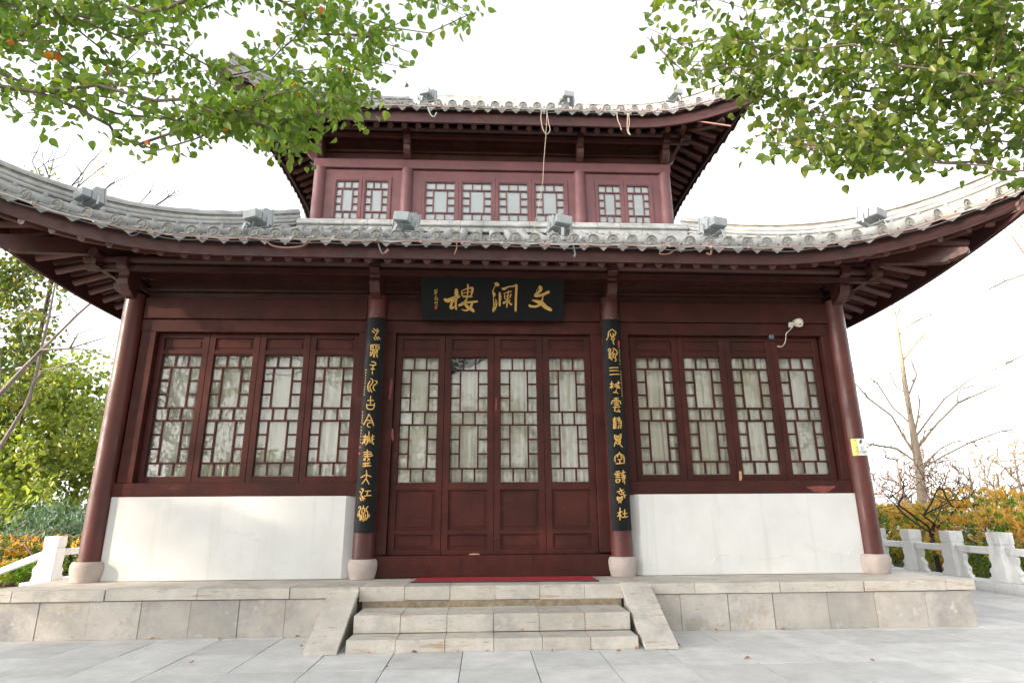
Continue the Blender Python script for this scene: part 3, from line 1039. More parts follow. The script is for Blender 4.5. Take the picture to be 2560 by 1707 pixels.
b.box(-3.45, 3.5, 1.93, 2.0, 6.3, 8.9)
b.box(-3.45, -3.35, 1.9, 5.2, 6.3, 8.9)
b.box(3.40, 3.5, 1.9, 5.2, 6.3, 8.9)
b.box(-3.45, 3.5, 5.1, 5.2, 6.3, 8.9)
b.box(-3.4, 3.45, 1.86, 1.93, 8.22, 8.26)
b.box(-3.4, 3.45, 1.82, 1.93, 8.42, 8.60)
b.build('upper_wall', M['reddark'], pav)
# pale flashing course where the lower roof meets the upper wall
b = MB()
for k in range(17):
    xa = -3.62 + k * 0.43
    b.box(xa + 0.002, xa + 0.428, 1.62 + jit(0.004), 1.80, 6.40, 6.60 + jit(0.004))
    b.tube([(xa + 0.004, 1.60, 6.53 + jit(0.003)), (xa + 0.426, 1.60, 6.53)], 0.035, 8)
    b.tube([(xa + 0.004, 1.66, 6.60), (xa + 0.426, 1.66, 6.60)], 0.045, 8)
b.build('wall_ridge', M['ridge'], lroof, bevel=0.004)

def peel(pts, y, name, parent, mat, label=None):
    b = MB()
    P = [at(u, v, y) for u, v in pts]
    n = len(P)
    b.hexa([(p[0], y + 0.001, p[2]) for p in P][::-1], [(p[0], y - 0.0015, p[2]) for p in P][::-1])
    return b.build(name, mat, parent, label=label)
M['primer'] = pmat('bare red primer', (0.17, 0.042, 0.036), 0.75, 0.2, 12, 0.2, 40)
M['barewood'] = pmat('bare pale wood', (0.42, 0.26, 0.13), 0.8, 0.2, 12, 0.2, 40)
def K4(u, v): return (1600 + u * 960 / 2352, 1000 + v * 960 / 2352)
peel([K4(*p) for p in ((1018, 533), (1040, 528), (1075, 526), (1110, 524), (1150, 526), (1196, 524), (1192, 535), (1170, 548), (1150, 562), (1120, 568), (1090, 562), (1062, 560), (1048, 546))], 0.0118, 'bare_patch', pav, M['primer'], 'patch of bare red primer where paint has flaked off the sill')
def K5(u, v): return (860 + u * 0.45097, 1000 + v * 0.45097)
def K8(u, v): return (860 + u * 0.36565, 560 + v * 0.36565)
peel([K5(*p) for p in ((693, 851), (720, 848), (752, 850), (748, 858), (715, 861), (695, 858))], 0.0985, 'bare_patch', pav, M['barewood'])
peel([K8(*p) for p in ((318, 1065), (330, 1050), (332, 1100), (326, 1150), (318, 1200), (306, 1198), (310, 1120))], 0.0275, 'bare_patch', pav, M['primer'])
peel([K8(*p) for p in ((326, 1395), (338, 1400), (342, 1470), (330, 1490), (322, 1450))], 0.0275, 'bare_patch', pav, M['primer'])
peel([K8(*p) for p in ((1034, 1190), (1048, 1192), (1046, 1240), (1040, 1282), (1032, 1270), (1036, 1230))], 0.0985, 'bare_patch', pav, M['primer'])
peel([K4(*p) for p in ((606, 435), (620, 432), (626, 470), (618, 510), (608, 500))], 0.0985, 'bare_patch', pav, M['barewood'])
# flaking skin of plaster along the foot of the right wall
for line in (((445, 1022), (448, 985), (470, 945), (505, 935), (535, 938), (560, 950)), ((600, 990), (612, 945), (640, 955), (660, 975)), ((718, 970), (760, 965), (800, 955), (860, 955), (920, 935)), ((1030, 965), (1050, 960), (1075, 955)), ((1158, 985), (1165, 935), (1200, 925), (1250, 940), (1270, 950), (1290, 910), (1320, 905), (1352, 898))):
    b = MB()
    P = [at(*K4(*p), 0.0) for p in line]
    for p, q in zip(P[:-1], P[1:]):
        d = Vector((q[0] - p[0], 0, q[2] - p[2]))
        nn = Vector((-d.z, 0, d.x)).normalized() * 0.014
        a, c = Vector((p[0], -0.001, p[2])), Vector((q[0], -0.001, q[2]))
        b.add([a, c, c - nn + Vector((0, -0.006, 0)), a - nn + Vector((0, -0.006, 0)), a - nn * 1.1, c - nn * 1.1], [(0, 1, 2, 3), (3, 2, 5, 4)])
    b.build('flaking_plaster', M['plaster'], pav)
M['sensor'] = pmat('dull teal plastic', (0.07, 0.10, 0.11), 0.5, 0.1, 9, 0)
M['bulb'] = pmat('brown bulb cap', (0.16, 0.11, 0.07), 0.5, 0.2, 9, 0)
# ---------------------------------------------------------------- writing
def stroke_mesh(b, pts, fn, th, mi=0):
    """a brush stroke: pts (u, v, width) in board units; fn(u, v, h) gives the point at height h over the board"""
    # resample for smoothness
    P = np.array(pts, float)
    if len(P) == 2:
        P = np.array([P[0] + (P[1] - P[0]) * k / 4 for k in range(5)])
    n = len(P)
    if n > 2:
        Q = []
        for i in range(n - 1):
            p0, p1, p2, p3 = P[max(i - 1, 0)], P[i], P[i + 1], P[min(i + 2, n - 1)]
            for k in range(3):
                t = k / 3
                Q.append(0.5 * ((2 * p1) + (-p0 + p2) * t + (2 * p0 - 5 * p1 + 4 * p2 - p3) * t * t + (-p0 + 3 * p1 - 3 * p2 + p3) * t ** 3))
        Q.append(P[-1])
        P = np.array(Q)
    n = len(P)
    L, Rr = [], []
    for i in range(n):
        d = P[min(i + 1, n - 1), :2] - P[max(i - 1, 0), :2]
        l = math.hypot(*d) or 1e-9
        d = d / l
        nn = np.array((-d[1], d[0]))
        w = max(P[i, 2], 1e-4) / 2
        c = P[i, :2].copy()
        if i == 0:
            c -= d * w * 0.6
        if i == n - 1:
            c += d * w * 0.6
        k = 0.72 if i in (0, n - 1) else 1
        L.append(c + nn * w * k)
        Rr.append(c - nn * w * k)
    top = [fn(p[0], p[1], th) for p in L] + [fn(p[0], p[1], th) for p in Rr]
    bot = [fn(p[0], p[1], 0) for p in L] + [fn(p[0], p[1], 0) for p in Rr]
    m = 2 * n
    fs = []
    for i in range(n - 1):
        fs.append((i, i + 1, n + i + 1, n + i))
        fs.append((m + i, m + i + 1, i + 1, i))
        fs.append((n + i, n + i + 1, m + n + i + 1, m + n + i))
    fs += [(0, n, m + n, m), (n - 1, m + n - 1, m + 2 * n - 1, 2 * n - 1)]
    b.add(top + bot, fs, False, mi)

# name board over the doors, leaning out at the top
BL, BR_, TL, TR = Vector((-1.075, -0.10, 4.11)), Vector((1.025, -0.10, 4.11)), Vector((-1.095, -0.33, 4.735)), Vector((1.045, -0.33, 4.735))
cb = (BL + BR_) / 2
plaque = thing('name_board', 'black horizontal name board with three large gold characters above the doors', 'sign', tuple(cb))
nrm = (BR_ - BL).cross(TL - BL).normalized()
if nrm.y > 0:
    nrm = -nrm
def bpt(a, c, h):
    p = (BL * (1 - a) + BR_ * a) * (1 - c) + (TL * (1 - a) + TR * a) * c
    return p + nrm * h
b = MB()
b.hexa([bpt(a, c, -0.045) for a, c in ((0, 0), (1, 0), (1, 1), (0, 1))][::-1], [bpt(a, c, 0.0) for a, c in ((0, 0), (1, 0), (1, 1), (0, 1))][::-1])
b.build('board', M['board'], plaque, bevel=0.004)
def crop(u, v):
    c = 1 - (v - 43) / 703.0
    l, r_ = 86 - 31 * c, 2266 + 41 * c
    return (u - l) / (r_ - l), c
def plaque_strokes(S, mat, name):
    b = MB()
    for s in S:
        # work in crop pixels so that widths stay square, then map
        def fn(u, v, h):
            a, c = crop(u, v)
            return bpt(a, c, h + 0.0005)
        stroke_mesh(b, s, fn, 0.012)
    b.build(name, mat, plaque)
WEN = [[(1908, 205, 42), (1926, 245, 55), (1890, 300, 36), (1842, 338, 40), (1852, 356, 36), (1950, 336, 40), (2048, 288, 48)],
       [(1848, 320, 10), (1862, 268, 8), (1892, 225, 8)],
       [(1962, 345, 16), (1950, 395, 18), (1942, 440, 34)],
       [(1790, 422, 14), (1850, 436, 44), (1930, 465, 66), (1990, 520, 62), (2040, 550, 58), (2082, 572, 44)],
       [(1940, 455, 40), (1902, 495, 38), (1835, 520, 34), (1775, 516, 36), (1745, 505, 40)]]
LAN = [[(1212, 165, 30), (1240, 178, 62), (1262, 190, 48)],
       [(1216, 205, 14), (1186, 258, 12), (1180, 300, 26), (1200, 338, 44), (1190, 382, 13), (1190, 450, 14), (1196, 520, 22), (1190, 575, 40), (1184, 606, 22)],
       [(1188, 590, 34), (1224, 540, 20), (1244, 470, 14)],
       [(1222, 405, 9), (1214, 508, 9)], [(1238, 425, 8), (1226, 500, 8)], [(1208, 455, 7), (1244, 446, 7)],
       [(1285, 312, 34), (1285, 400, 30), (1284, 510, 34)],
       [(1310, 348, 6), (1311, 425, 6)],
       [(1326, 240, 26), (1350, 250, 42), (1384, 234, 30), (1424, 214, 20), (1500, 206, 22), (1535, 190, 34), (1545, 214, 38), (1536, 400, 35), (1530, 590, 36)],
       [(1344, 326, 12), (1400, 304, 16), (1470, 285, 18)], [(1422, 278, 18), (1406, 400, 20), (1394, 532, 26)],
       [(1362, 338, 13), (1366, 404, 13), (1440, 388, 14), (1462, 322, 16)], [(1366, 366, 10), (1452, 346, 12)],
       [(1342, 452, 14), (1450, 424, 14)], [(1396, 424, 14), (1352, 474, 24), (1334, 466, 14)], [(1412, 432, 14), (1440, 470, 26), (1468, 494, 30)]]
LOU = [[(436, 420, 40), (484, 440, 62), (560, 404, 50), (652, 374, 50)],
       [(612, 268, 44), (616, 320, 58), (612, 400, 40), (604, 500, 30), (614, 576, 30)],
       [(584, 410, 42), (548, 470, 36), (530, 540, 42), (548, 560, 30), (600, 522, 24)],
       [(792, 188, 28), (791, 300, 20), (776, 420, 18)],
       [(696, 280, 14), (702, 350, 22), (722, 370, 16)], [(700, 286, 14), (782, 250, 18), (862, 240, 36), (854, 310, 32), (828, 368, 18), (704, 358, 14)],
       [(712, 322, 12), (850, 290, 12)], [(716, 386, 12), (862, 378, 14)],
       [(772, 418, 26), (738, 468, 44), (690, 498, 42), (655, 514, 34)], [(702, 470, 24), (800, 464, 32), (938, 448, 34)],
       [(742, 474, 32), (790, 540, 48), (850, 572, 52), (884, 604, 36)], [(860, 470, 32), (832, 540, 38), (768, 592, 26), (698, 574, 10)]]
SIG = [[(275, 285, 6), (325, 268, 7)], [(284, 270, 6), (282, 345, 7)], [(300, 280, 6), (298, 350, 6)], [(318, 285, 6), (310, 335, 7)], [(275, 310, 5), (322, 303, 5)],
       [(292, 372, 7), (312, 368, 7)], [(276, 395, 6), (312, 388, 7)], [(280, 430, 7), (318, 420, 7)], [(298, 388, 6), (286, 425, 6)], [(322, 398, 6), (332, 432, 8)],
       [(284, 462, 6), (326, 456, 7), (316, 492, 7)], [(284, 465, 6), (286, 494, 6)], [(304, 468, 5), (300, 488, 5)], [(296, 515, 6), (326, 512, 8)]]
for ch in (WEN, LAN, LOU):
    plaque_strokes(ch, M['gold'], 'gold_character')
plaque_strokes(SIG, M['gold'], 'small_signature')
plaque_strokes([[(302, 531, 36), (302, 565, 36)]], M['seal'], 'red_seal')

# couplet boards on the inner columns, curved like the column
def couplet(name, xc, dxs, top, bot, strokes, small, seals, label):
    t = thing(name, label, 'sign', (xc, 0.0, bot))
    Rb, yc = 0.185, -0.01
    hw = 0.138
    def pt(u, v, h, flat=None):
        a = math.asin(max(-0.99, min(0.99, u / Rb)))
        r = Rb + h
        return Vector((xc + math.sin(a) * r, yc - math.cos(a) * r, v))
    b = MB()
    n = 12
    O = [pt(-hw + 2 * hw * k / n, 0, 0) for k in range(n + 1)]
    I = [pt(-hw + 2 * hw * k / n, 0, -0.022) for k in range(n + 1)]
    loop = O + I[::-1]
    def zz(p, z):
        return (p.x, p.y, z)
    m = len(loop)
    b.add([zz(p, bot) for p in loop] + [zz(p, top) for p in loop], [(i, (i + 1) % m, m + (i + 1) % m, m + i) for i in range(m)], False)
    for base in (0, m):
        for k in range(n):
            b.add([b.v[0]] * 0, [])
            b.f.append(tuple(base + q for q in ((k, k + 1, m - 2 - k, m - 1 - k) if base else (k + 1, k, m - 1 - k, m - 2 - k))))
            b.sm.append(False)
            b.mi.append(0)
    b.build('board', M['board'], t, bevel=0.003)
    spans = sorted((min(p[1] for p in s), max(p[1] for p in s), k) for k, s in enumerate(strokes))
    groups, top_ = [], -9
    for lo, hi, k in spans:
        if lo > top_ + 0.028:
            groups.append([])
        groups[-1].append(k)
        top_ = max(top_, hi) if lo <= top_ + 0.028 else hi
    for g_ in groups:
        b = MB()
        for k in g_:
            stroke_mesh(b, [(p[0], p[1], 0.0128) for p in strokes[k]], pt, 0.007)
        b.build('gold_character', M['gold'], t)
    b = MB()
    for s in small:
        stroke_mesh(b, [(p[0], p[1], 0.0042) for p in s], pt, 0.003)
    b.build('small_inscription', M['gold'], t)
    for s in seals:
        b = MB()
        stroke_mesh(b, [(p[0], p[1], p[2]) for p in s], pt, 0.003)
        b.build('red_seal', M['seal'], t)
    # wire hook
    b = MB()
    b.tube([pt(-0.01, top + 0.005, -0.01), pt(0.0, top + 0.02, 0.0), pt(0.02, top + 0.012, 0.004)], 0.003, 5)
    b.build('wire_hook', M['steel'], t)
    return t
def conv(S, x0, y0, k, xc):
    out = []
    for s in S:
        q = []
        for u, v in s:
            p = at(x0 + u / k, y0 + v / k, -0.19)
            q.append((p[0] - xc, p[2]))
        out.append(q)
    return out
CL1 = [[(335, 220), (362, 242), (388, 264), (362, 300), (362, 318), (388, 365)], [(316, 248), (350, 272)], [(378, 222), (402, 250)], [(342, 332), (356, 368)], [(390, 322), (415, 352)],
       [(300, 430), (410, 430)], [(300, 430), (300, 495)], [(330, 432), (330, 490)], [(302, 455), (330, 455)], [(300, 495), (345, 490)], [(365, 435), (365, 500)], [(365, 460), (400, 455), (405, 480), (365, 495)],
       [(330, 495), (310, 560), (290, 575)], [(345, 500), (335, 590)], [(375, 500), (350, 550), (345, 590)], [(385, 505), (375, 560), (385, 590)], [(300, 520), (295, 560)],
       [(310, 650), (345, 655), (365, 680), (340, 700), (290, 690)], [(330, 690), (322, 760)], [(300, 745), (350, 745)], [(320, 780), (320, 812)],
       [(290, 900), (275, 930), (262, 960), (265, 1010), (280, 1040)], [(300, 870), (325, 890), (320, 930), (290, 970), (295, 1015), (315, 1045)], [(352, 898), (378, 905), (372, 930), (335, 965), (330, 1000), (350, 1025)],
       [(298, 1100), (295, 1200)], [(258, 1155), (335, 1155)], [(245, 1200), (250, 1255), (280, 1270), (320, 1268), (340, 1240), (345, 1190)], [(250, 1215), (340, 1215)],
       [(275, 1330), (250, 1390), (205, 1470)], [(275, 1330), (310, 1400), (335, 1485)], [(240, 1415), (310, 1415)], [(320, 1442), (262, 1450), (258, 1490), (290, 1505)]]
CL2 = [[(285, 100), (285, 170), (275, 230), (240, 280)], [(285, 170), (300, 250)], [(205, 165), (250, 172)], [(237, 140), (228, 260)], [(205, 210), (252, 200)], [(190, 262), (228, 225)], [(332, 140), (325, 250)], [(310, 182), (352, 162)], [(305, 212), (350, 200)], [(322, 232), (345, 272)], [(262, 160), (262, 240)],
       [(262, 345), (262, 420)], [(215, 380), (300, 375), (310, 402)], [(218, 405), (322, 405)], [(215, 430), (310, 430), (330, 420)], [(262, 420), (215, 490)], [(262, 440), (292, 490)], [(216, 462), (240, 490)], [(290, 462), (265, 492)], [(205, 535), (300, 520)], [(230, 520), (240, 560)], [(270, 515), (270, 560)], [(205, 568), (308, 560)],
       [(250, 625), (250, 720), (190, 805)], [(250, 680), (175, 720)], [(250, 680), (310, 710)], [(248, 740), (285, 810)],
       [(180, 870), (205, 900), (178, 950), (205, 985), (232, 1008)], [(160, 905), (185, 930)], [(200, 868), (216, 895)], [(165, 990), (180, 1032)], [(190, 975), (208, 1032)], [(235, 905), (305, 900)], [(265, 905), (258, 965)], [(220, 970), (310, 960)],
       [(145, 1130), (165, 1110), (175, 1140), (150, 1180), (165, 1240), (165, 1300)], [(135, 1210), (140, 1245)], [(210, 1100), (210, 1140)], [(190, 1140), (235, 1140)], [(195, 1160), (185, 1190), (210, 1200), (230, 1180), (220, 1155)], [(210, 1210), (205, 1310)], [(185, 1220), (182, 1290)], [(235, 1215), (230, 1300)], [(270, 1110), (245, 1150), (265, 1190), (262, 1250), (248, 1290)], [(285, 1220), (280, 1255)]]
CR1 = [[(210, 175), (165, 210), (160, 270), (140, 312)], [(210, 175), (265, 215)], [(185, 225), (190, 260), (215, 265)], [(255, 215), (250, 250), (225, 265)], [(220, 225), (228, 262)], [(215, 265), (200, 300), (225, 320), (240, 290), (215, 275)], [(225, 320), (222, 345), (235, 370)],
       [(175, 425), (195, 440), (180, 462), (160, 445), (175, 425)], [(165, 487), (205, 482)], [(182, 465), (182, 540)], [(165, 515), (205, 510)], [(165, 545), (210, 540)], [(185, 545), (212, 575)], [(220, 420), (265, 450), (275, 490), (250, 530), (262, 575), (245, 590)], [(228, 445), (215, 500), (250, 490)], [(240, 500), (218, 530), (242, 550)],
       [(175, 678), (290, 672)], [(180, 714), (290, 712)], [(180, 766), (302, 758)],
       [(205, 855), (205, 945)], [(185, 885), (228, 890)], [(205, 900), (185, 938)], [(205, 902), (228, 932)], [(255, 888), (269, 905), (255, 922), (242, 905), (255, 888)], [(290, 850), (288, 945)], [(270, 880), (312, 868)], [(290, 900), (265, 948)], [(290, 900), (312, 942)], [(265, 965), (252, 1000), (225, 995)], [(250, 985), (285, 1012)],
       [(235, 1075), (290, 1070)], [(262, 1075), (262, 1150)], [(205, 1145), (215, 1110), (262, 1095), (310, 1110), (325, 1145)], [(235, 1120), (248, 1122)], [(278, 1120), (292, 1120)], [(235, 1142), (248, 1144)], [(278, 1142), (292, 1142)], [(240, 1166), (296, 1160)], [(225, 1190), (312, 1185)], [(260, 1190), (240, 1235), (300, 1250)], [(288, 1215), (312, 1252)],
       [(225, 1342), (265, 1332)], [(243, 1320), (238, 1380)], [(222, 1362), (265, 1357)], [(230, 1385), (265, 1380)], [(232, 1380), (230, 1470)], [(250, 1385), (248, 1465)], [(230, 1410), (268, 1405)], [(230, 1436), (268, 1432)], [(228, 1466), (270, 1460)], [(285, 1330), (300, 1325), (310, 1348), (285, 1362), (285, 1330)], [(290, 1372), (325, 1366), (330, 1400)], [(290, 1397), (320, 1392), (330, 1430)], [(300, 1420), (292, 1470)], [(320, 1432), (325, 1465)]]
CR2 = [[(262, 95), (262, 140), (285, 170), (330, 165), (348, 130), (348, 80)], [(262, 95), (305, 115), (348, 80)], [(270, 132), (345, 127)], [(275, 152), (340, 150)], [(285, 178), (268, 205), (258, 250)], [(300, 178), (325, 202), (345, 188)], [(338, 172), (332, 220), (370, 265)], [(280, 202), (305, 222), (330, 215)],
       [(325, 338), (325, 365)], [(270, 470), (265, 410), (290, 375), (330, 360), (375, 380), (395, 420), (392, 490)], [(310, 375), (295, 405)], [(345, 375), (350, 405), (375, 415)], [(305, 440), (362, 435)], [(332, 440), (332, 490)], [(280, 496), (376, 490)],
       [(280, 610), (330, 605)], [(260, 640), (345, 632)], [(275, 665), (330, 660)], [(280, 690), (330, 685)], [(280, 720), (285, 755), (320, 755), (335, 720)], [(280, 720), (335, 715)], [(300, 640), (300, 660)], [(380, 590), (375, 680)], [(355, 625), (407, 615)], [(350, 652), (412, 660)], [(350, 687), (412, 680)], [(395, 668), (390, 720), (402, 776)], [(360, 707), (412, 700)], [(370, 730), (375, 750)],
       [(335, 840), (345, 870)], [(295, 890), (340, 875), (380, 860)], [(345, 870), (380, 920), (417, 940)], [(395, 890), (350, 930)], [(318, 900), (340, 922)], [(300, 960), (300, 1000), (335, 1015), (365, 995), (365, 950)], [(300, 960), (335, 972), (365, 950)], [(305, 987), (362, 982)], [(325, 1015), (318, 1042)], [(345, 1012), (348, 1042)], [(390, 930), (400, 972)],
       [(335, 1112), (335, 1285)], [(305, 1187), (365, 1165)], [(335, 1192), (305, 1235)], [(335, 1200), (352, 1232)], [(400, 1138), (400, 1240)], [(372, 1196), (432, 1190)], [(360, 1247), (442, 1236)]]
# the little columns of writing beside the large characters
SGL = [((-5, -6), (5, -7)), ((0, -9), (-1, 8)), ((-6, 0), (6, -1)), ((-5, 7), (5, 6)), ((1, 1), (6, 6))]
def small_col(pa, pb, n, x0, y0, k, xc):
    S = []
    for i in range(n):
        f = (i + 0.5) / n
        u, v = pa[0] + (pb[0] - pa[0]) * f, pa[1] + (pb[1] - pa[1]) * f
        for j in range(3):
            s = SGL[(i * 2 + j * (1 + i % 2)) % 5]
            S.append([(u + s[0][0] * 1.1, v + s[0][1] * 1.1), (u + s[1][0] * 1.1, v + s[1][1] * 1.1)])
    return conv(S, x0, y0, k, xc)
XL, XR = -1.735, 1.735
sl = small_col((235, 735), (208, 1090), 10, 870, 780, 5.227, XL) + small_col((190, 1285), (178, 1460), 5, 870, 780, 5.227, XL) + small_col((176, 15), (160, 265), 6, 870, 1060, 5.407, XL)
se = [[(p[0], p[1], 0.022) for p in conv([[(155, 300), (155, 316)]], 870, 1060, 5.407, XL)[0]], [(p[0], p[1], 0.022) for p in conv([[(150, 385), (150, 400)]], 870, 1060, 5.407, XL)[0]]]
couplet('couplet_board', XL, 0, 4.12, 1.12, conv(CL1, 870, 780, 5.227, XL) + conv(CL2, 870, 1060, 5.407, XL), sl, se,
        'tall curved black board with gold seal script on the column left of the doors')
sl = small_col((303, 390), (318, 635), 7, 1490, 790, 5.227, XR) + small_col((325, 705), (348, 1055), 10, 1490, 790, 5.227, XR)
se = [[(p[0], p[1], 0.03) for p in conv([[(300, 325), (302, 380)]], 1490, 790, 5.227, XR)[0]]]
couplet('couplet_board', XR, 0, 4.12, 1.12, conv(CR1, 1490, 790, 5.227, XR) + conv(CR2, 1490, 1070, 5.6, XR), sl, se,
        'tall curved black board with gold seal script on the column right of the doors')

# yellow and white camera notice on the right column
stk = thing('warning_sticker', 'small yellow and white camera notice stuck on the far right column', 'sticker', (5.29, 0.04, 2.2))
def col_pt(ang, z, h=0.0):
    r = 0.1455 + h
    return Vector((5.29 + math.sin(ang) * r, 0.04 - math.cos(ang) * r, z))
for nm, a0, a1, m in (('yellow_half', -0.85, -0.30, 'yellow'), ('white_half', -0.30, 0.80, 'white')):
    b = MB()
    k = 8
    A = [col_pt(a0 + (a1 - a0) * i / k, 0, 0.003) for i in range(k + 1)]
    I = [col_pt(a0 + (a1 - a0) * i / k, 0, 0.0005) for i in range(k + 1)]
    z0, z1 = 2.12, 2.36
    for i in range(k):
        q = [A[i], A[i + 1], I[i + 1], I[i]]
        b.hexa([(p.x, p.y, z0) for p in q], [(p.x, p.y, z1) for p in q])
    b.build(nm, M[m], stk)
b = MB()
def sfn(u, v, h):
    return col_pt(u, v, 0.0032 + h)
def glyph(S, a, z, s):
    for st_ in S:
        stroke_mesh(b, [(a + p[0] * s / 0.145, z - p[1] * s, 0.005) for p in st_], sfn, 0.001)
NIN = [[(0.3, 0), (0, 0.35)], [(0.15, 0.2), (0.15, 0.6)], [(0.55, 0), (0.4, 0.25)], [(0.45, 0.12), (0.95, 0.12)], [(0.7, 0.15), (0.7, 0.55)], [(0.5, 0.3), (0.4, 0.5)], [(0.85, 0.3), (0.98, 0.5)], [(0.1, 0.75), (0.05, 0.95)], [(0.3, 0.7), (0.4, 0.98), (0.75, 0.95)], [(0.9, 0.7), (1, 0.9)]]
YI = [[(0.1, 0.1), (0.85, 0.1), (0.85, 0.5)], [(0.15, 0.5), (0.85, 0.5)], [(0.15, 0.3), (0.15, 0.9), (0.9, 0.9), (0.95, 0.7)]]
SHI = [[(0.1, 0.15), (0.4, 0.15), (0.05, 0.6)], [(0.25, 0.4), (0.25, 1)], [(0.5, 0.1), (0.5, 0.6)], [(0.5, 0.1), (0.9, 0.1), (0.9, 0.6)], [(0.7, 0.2), (0.7, 0.6), (0.5, 1)], [(0.75, 0.6), (0.75, 0.95), (1, 0.95)]]
PIN = [[(0.2, 0), (0.2, 0.4)], [(0.0, 0.42), (0.45, 0.42)], [(0.1, 0.6), (0.4, 0.95)], [(0.4, 0.55), (0.1, 1)], [(0.5, 0.1), (1, 0.1)], [(0.58, 0.25), (0.58, 0.75)], [(0.58, 0.25), (0.95, 0.25), (0.95, 0.75)], [(0.76, 0.4), (0.76, 0.75), (0.55, 1)], [(0.8, 0.8), (1, 1)]]
JIAN = [[(0.1, 0), (0.1, 0.5)], [(0.3, 0), (0.3, 0.5)], [(0.55, 0), (0.45, 0.25)], [(0.5, 0.12), (0.95, 0.12)], [(0.65, 0.25), (0.8, 0.4)], [(0.15, 0.6), (0.85, 0.6), (0.85, 0.95)], [(0.15, 0.6), (0.15, 0.95)], [(0.38, 0.6), (0.38, 0.95)], [(0.62, 0.6), (0.62, 0.95)], [(0, 0.97), (1, 0.97)]]
KONG = [[(0.2, 0), (0.2, 0.9)], [(0.0, 0.3), (0.4, 0.25)], [(0.0, 0.6), (0.4, 0.5)], [(0.7, 0), (0.7, 0.15)], [(0.5, 0.3), (0.5, 0.18), (1, 0.18), (1, 0.3)], [(0.55, 0.6), (0.95, 0.6)], [(0.75, 0.6), (0.75, 0.95)], [(0.5, 0.95), (1, 0.95)]]
glyph(NIN, -0.55, 2.245, 0.042)
glyph(YI, -0.10, 2.245, 0.042)
for k, g in enumerate((SHI, PIN, JIAN, KONG)):
    glyph(g, -0.53 + k * 0.29, 2.19, 0.040)
stroke_mesh(b, [(-0.6, 2.338, 0.006), (-0.4, 2.338, 0.006)], sfn, 0.001)
stroke_mesh(b, [(-0.10, 2.305, 0.034), (0.12, 2.325, 0.05)], sfn, 0.002)
stroke_mesh(b, [(-0.06, 2.282, 0.022), (-0.02, 2.285, 0.022)], sfn, 0.002)
b.build('printed_marks', M['ink'], stk)

# ---------------------------------------------------------------- security camera
p = at(1984, 812, 0.0)
sc_cam = thing('security_camera', 'small white dome camera with two stub aerials on the lintel above the right windows', 'camera', tuple(p))
X, Y, Z = p
b = MB()
b.box(X - 0.10, X - 0.02, Y - 0.03, Y + 0.03, Z - 0.06, Z + 0.05)
b.bar((X - 0.05, Y - 0.02, Z), (X + 0.02, Y - 0.10, Z), 0.05, 0.06)
b.build('mount', M['whiteplastic'], sc_cam, bevel=0.012, seg=2)
b = MB()
hc = Vector((X + 0.035, Y - 0.13, Z))
b.lathe([(0.012, 0.085), (0.05, 0.078), (0.075, 0.05), (0.082, 0.0), (0.080, -0.03), (0.066, -0.062), (0.04, -0.078), (0.01, -0.082)][::-1], hc, 24, (0, 0, 1))
b.build('dome', M['whiteplastic'], sc_cam)
b = MB()
ld = Vector((-0.15, -0.85, -0.5)).normalized()
b.lathe([(0.048, 0.03), (0.048, 0.088), (0.040, 0.092), (0.036, 0.080), (0.026, 0.080), (0.024, 0.088), (0.018, 0.088)], hc + Vector((0, 0, -0.012)), 22, ld)
b.build('lens_ring', M['whiteplastic'], sc_cam)
b = MB()
b.lathe([(0.018, 0.086), (0.012, 0.094), (0.002, 0.096)], hc + Vector((0, 0, -0.012)), 16, ld)
b.build('lens', M['blackplastic'], sc_cam)
for q0, q1 in (((X - 0.07, Y - 0.05, Z - 0.02), (X - 0.015, Y - 0.06, Z + 0.085)), ((X + 0.10, Y - 0.10, Z + 0.03), (X + 0.145, Y - 0.10, Z + 0.06))):
    b = MB()
    b.tube([q0, q1], [0.008, 0.006], 8)
    b.build('aerial', M['whiteplastic'], sc_cam)
b = MB()
pts = [(X - 0.035, Y - 0.02, Z - 0.05)] + [tuple(at(1900 + u / 11.2, 760 + v / 11.2, -0.02)) for u, v in ((732, 820), (722, 960), (700, 1080), (650, 1160), (590, 1195), (540, 1192), (485, 1180))]
b.tube(pts, [0.006] * 6 + [0.008, 0.010], 6)
b.build('loose_cable', M['whiteplastic'], sc_cam)

for o in list(sc_cam.children):
    if not o.name.startswith('loose_cable'):
        o.data.transform(Matrix.Diagonal((0.78, 0.78, 0.78, 1)))
p = at(1900 + 298 / 11.2, 760 + 942 / 11.2, 0.05)
b = MB()
b.box(p[0] - 0.035, p[0] + 0.035, 0.0, 0.08, p[2] - 0.035, p[2] + 0.035)
sb = b.build('sensor_box', M['sensor'], bevel=0.006, loc=(0, 0, 0))
tag(sb, 'little grey sensor box above the right hand windows, left of the white camera', 'sensor')
b = MB()
b.box(p[0] - 0.05, p[0] - 0.036, 0.02, 0.07, p[2] - 0.028, p[2] + 0.028)
b.build('clip', M['blackplastic'], sb)

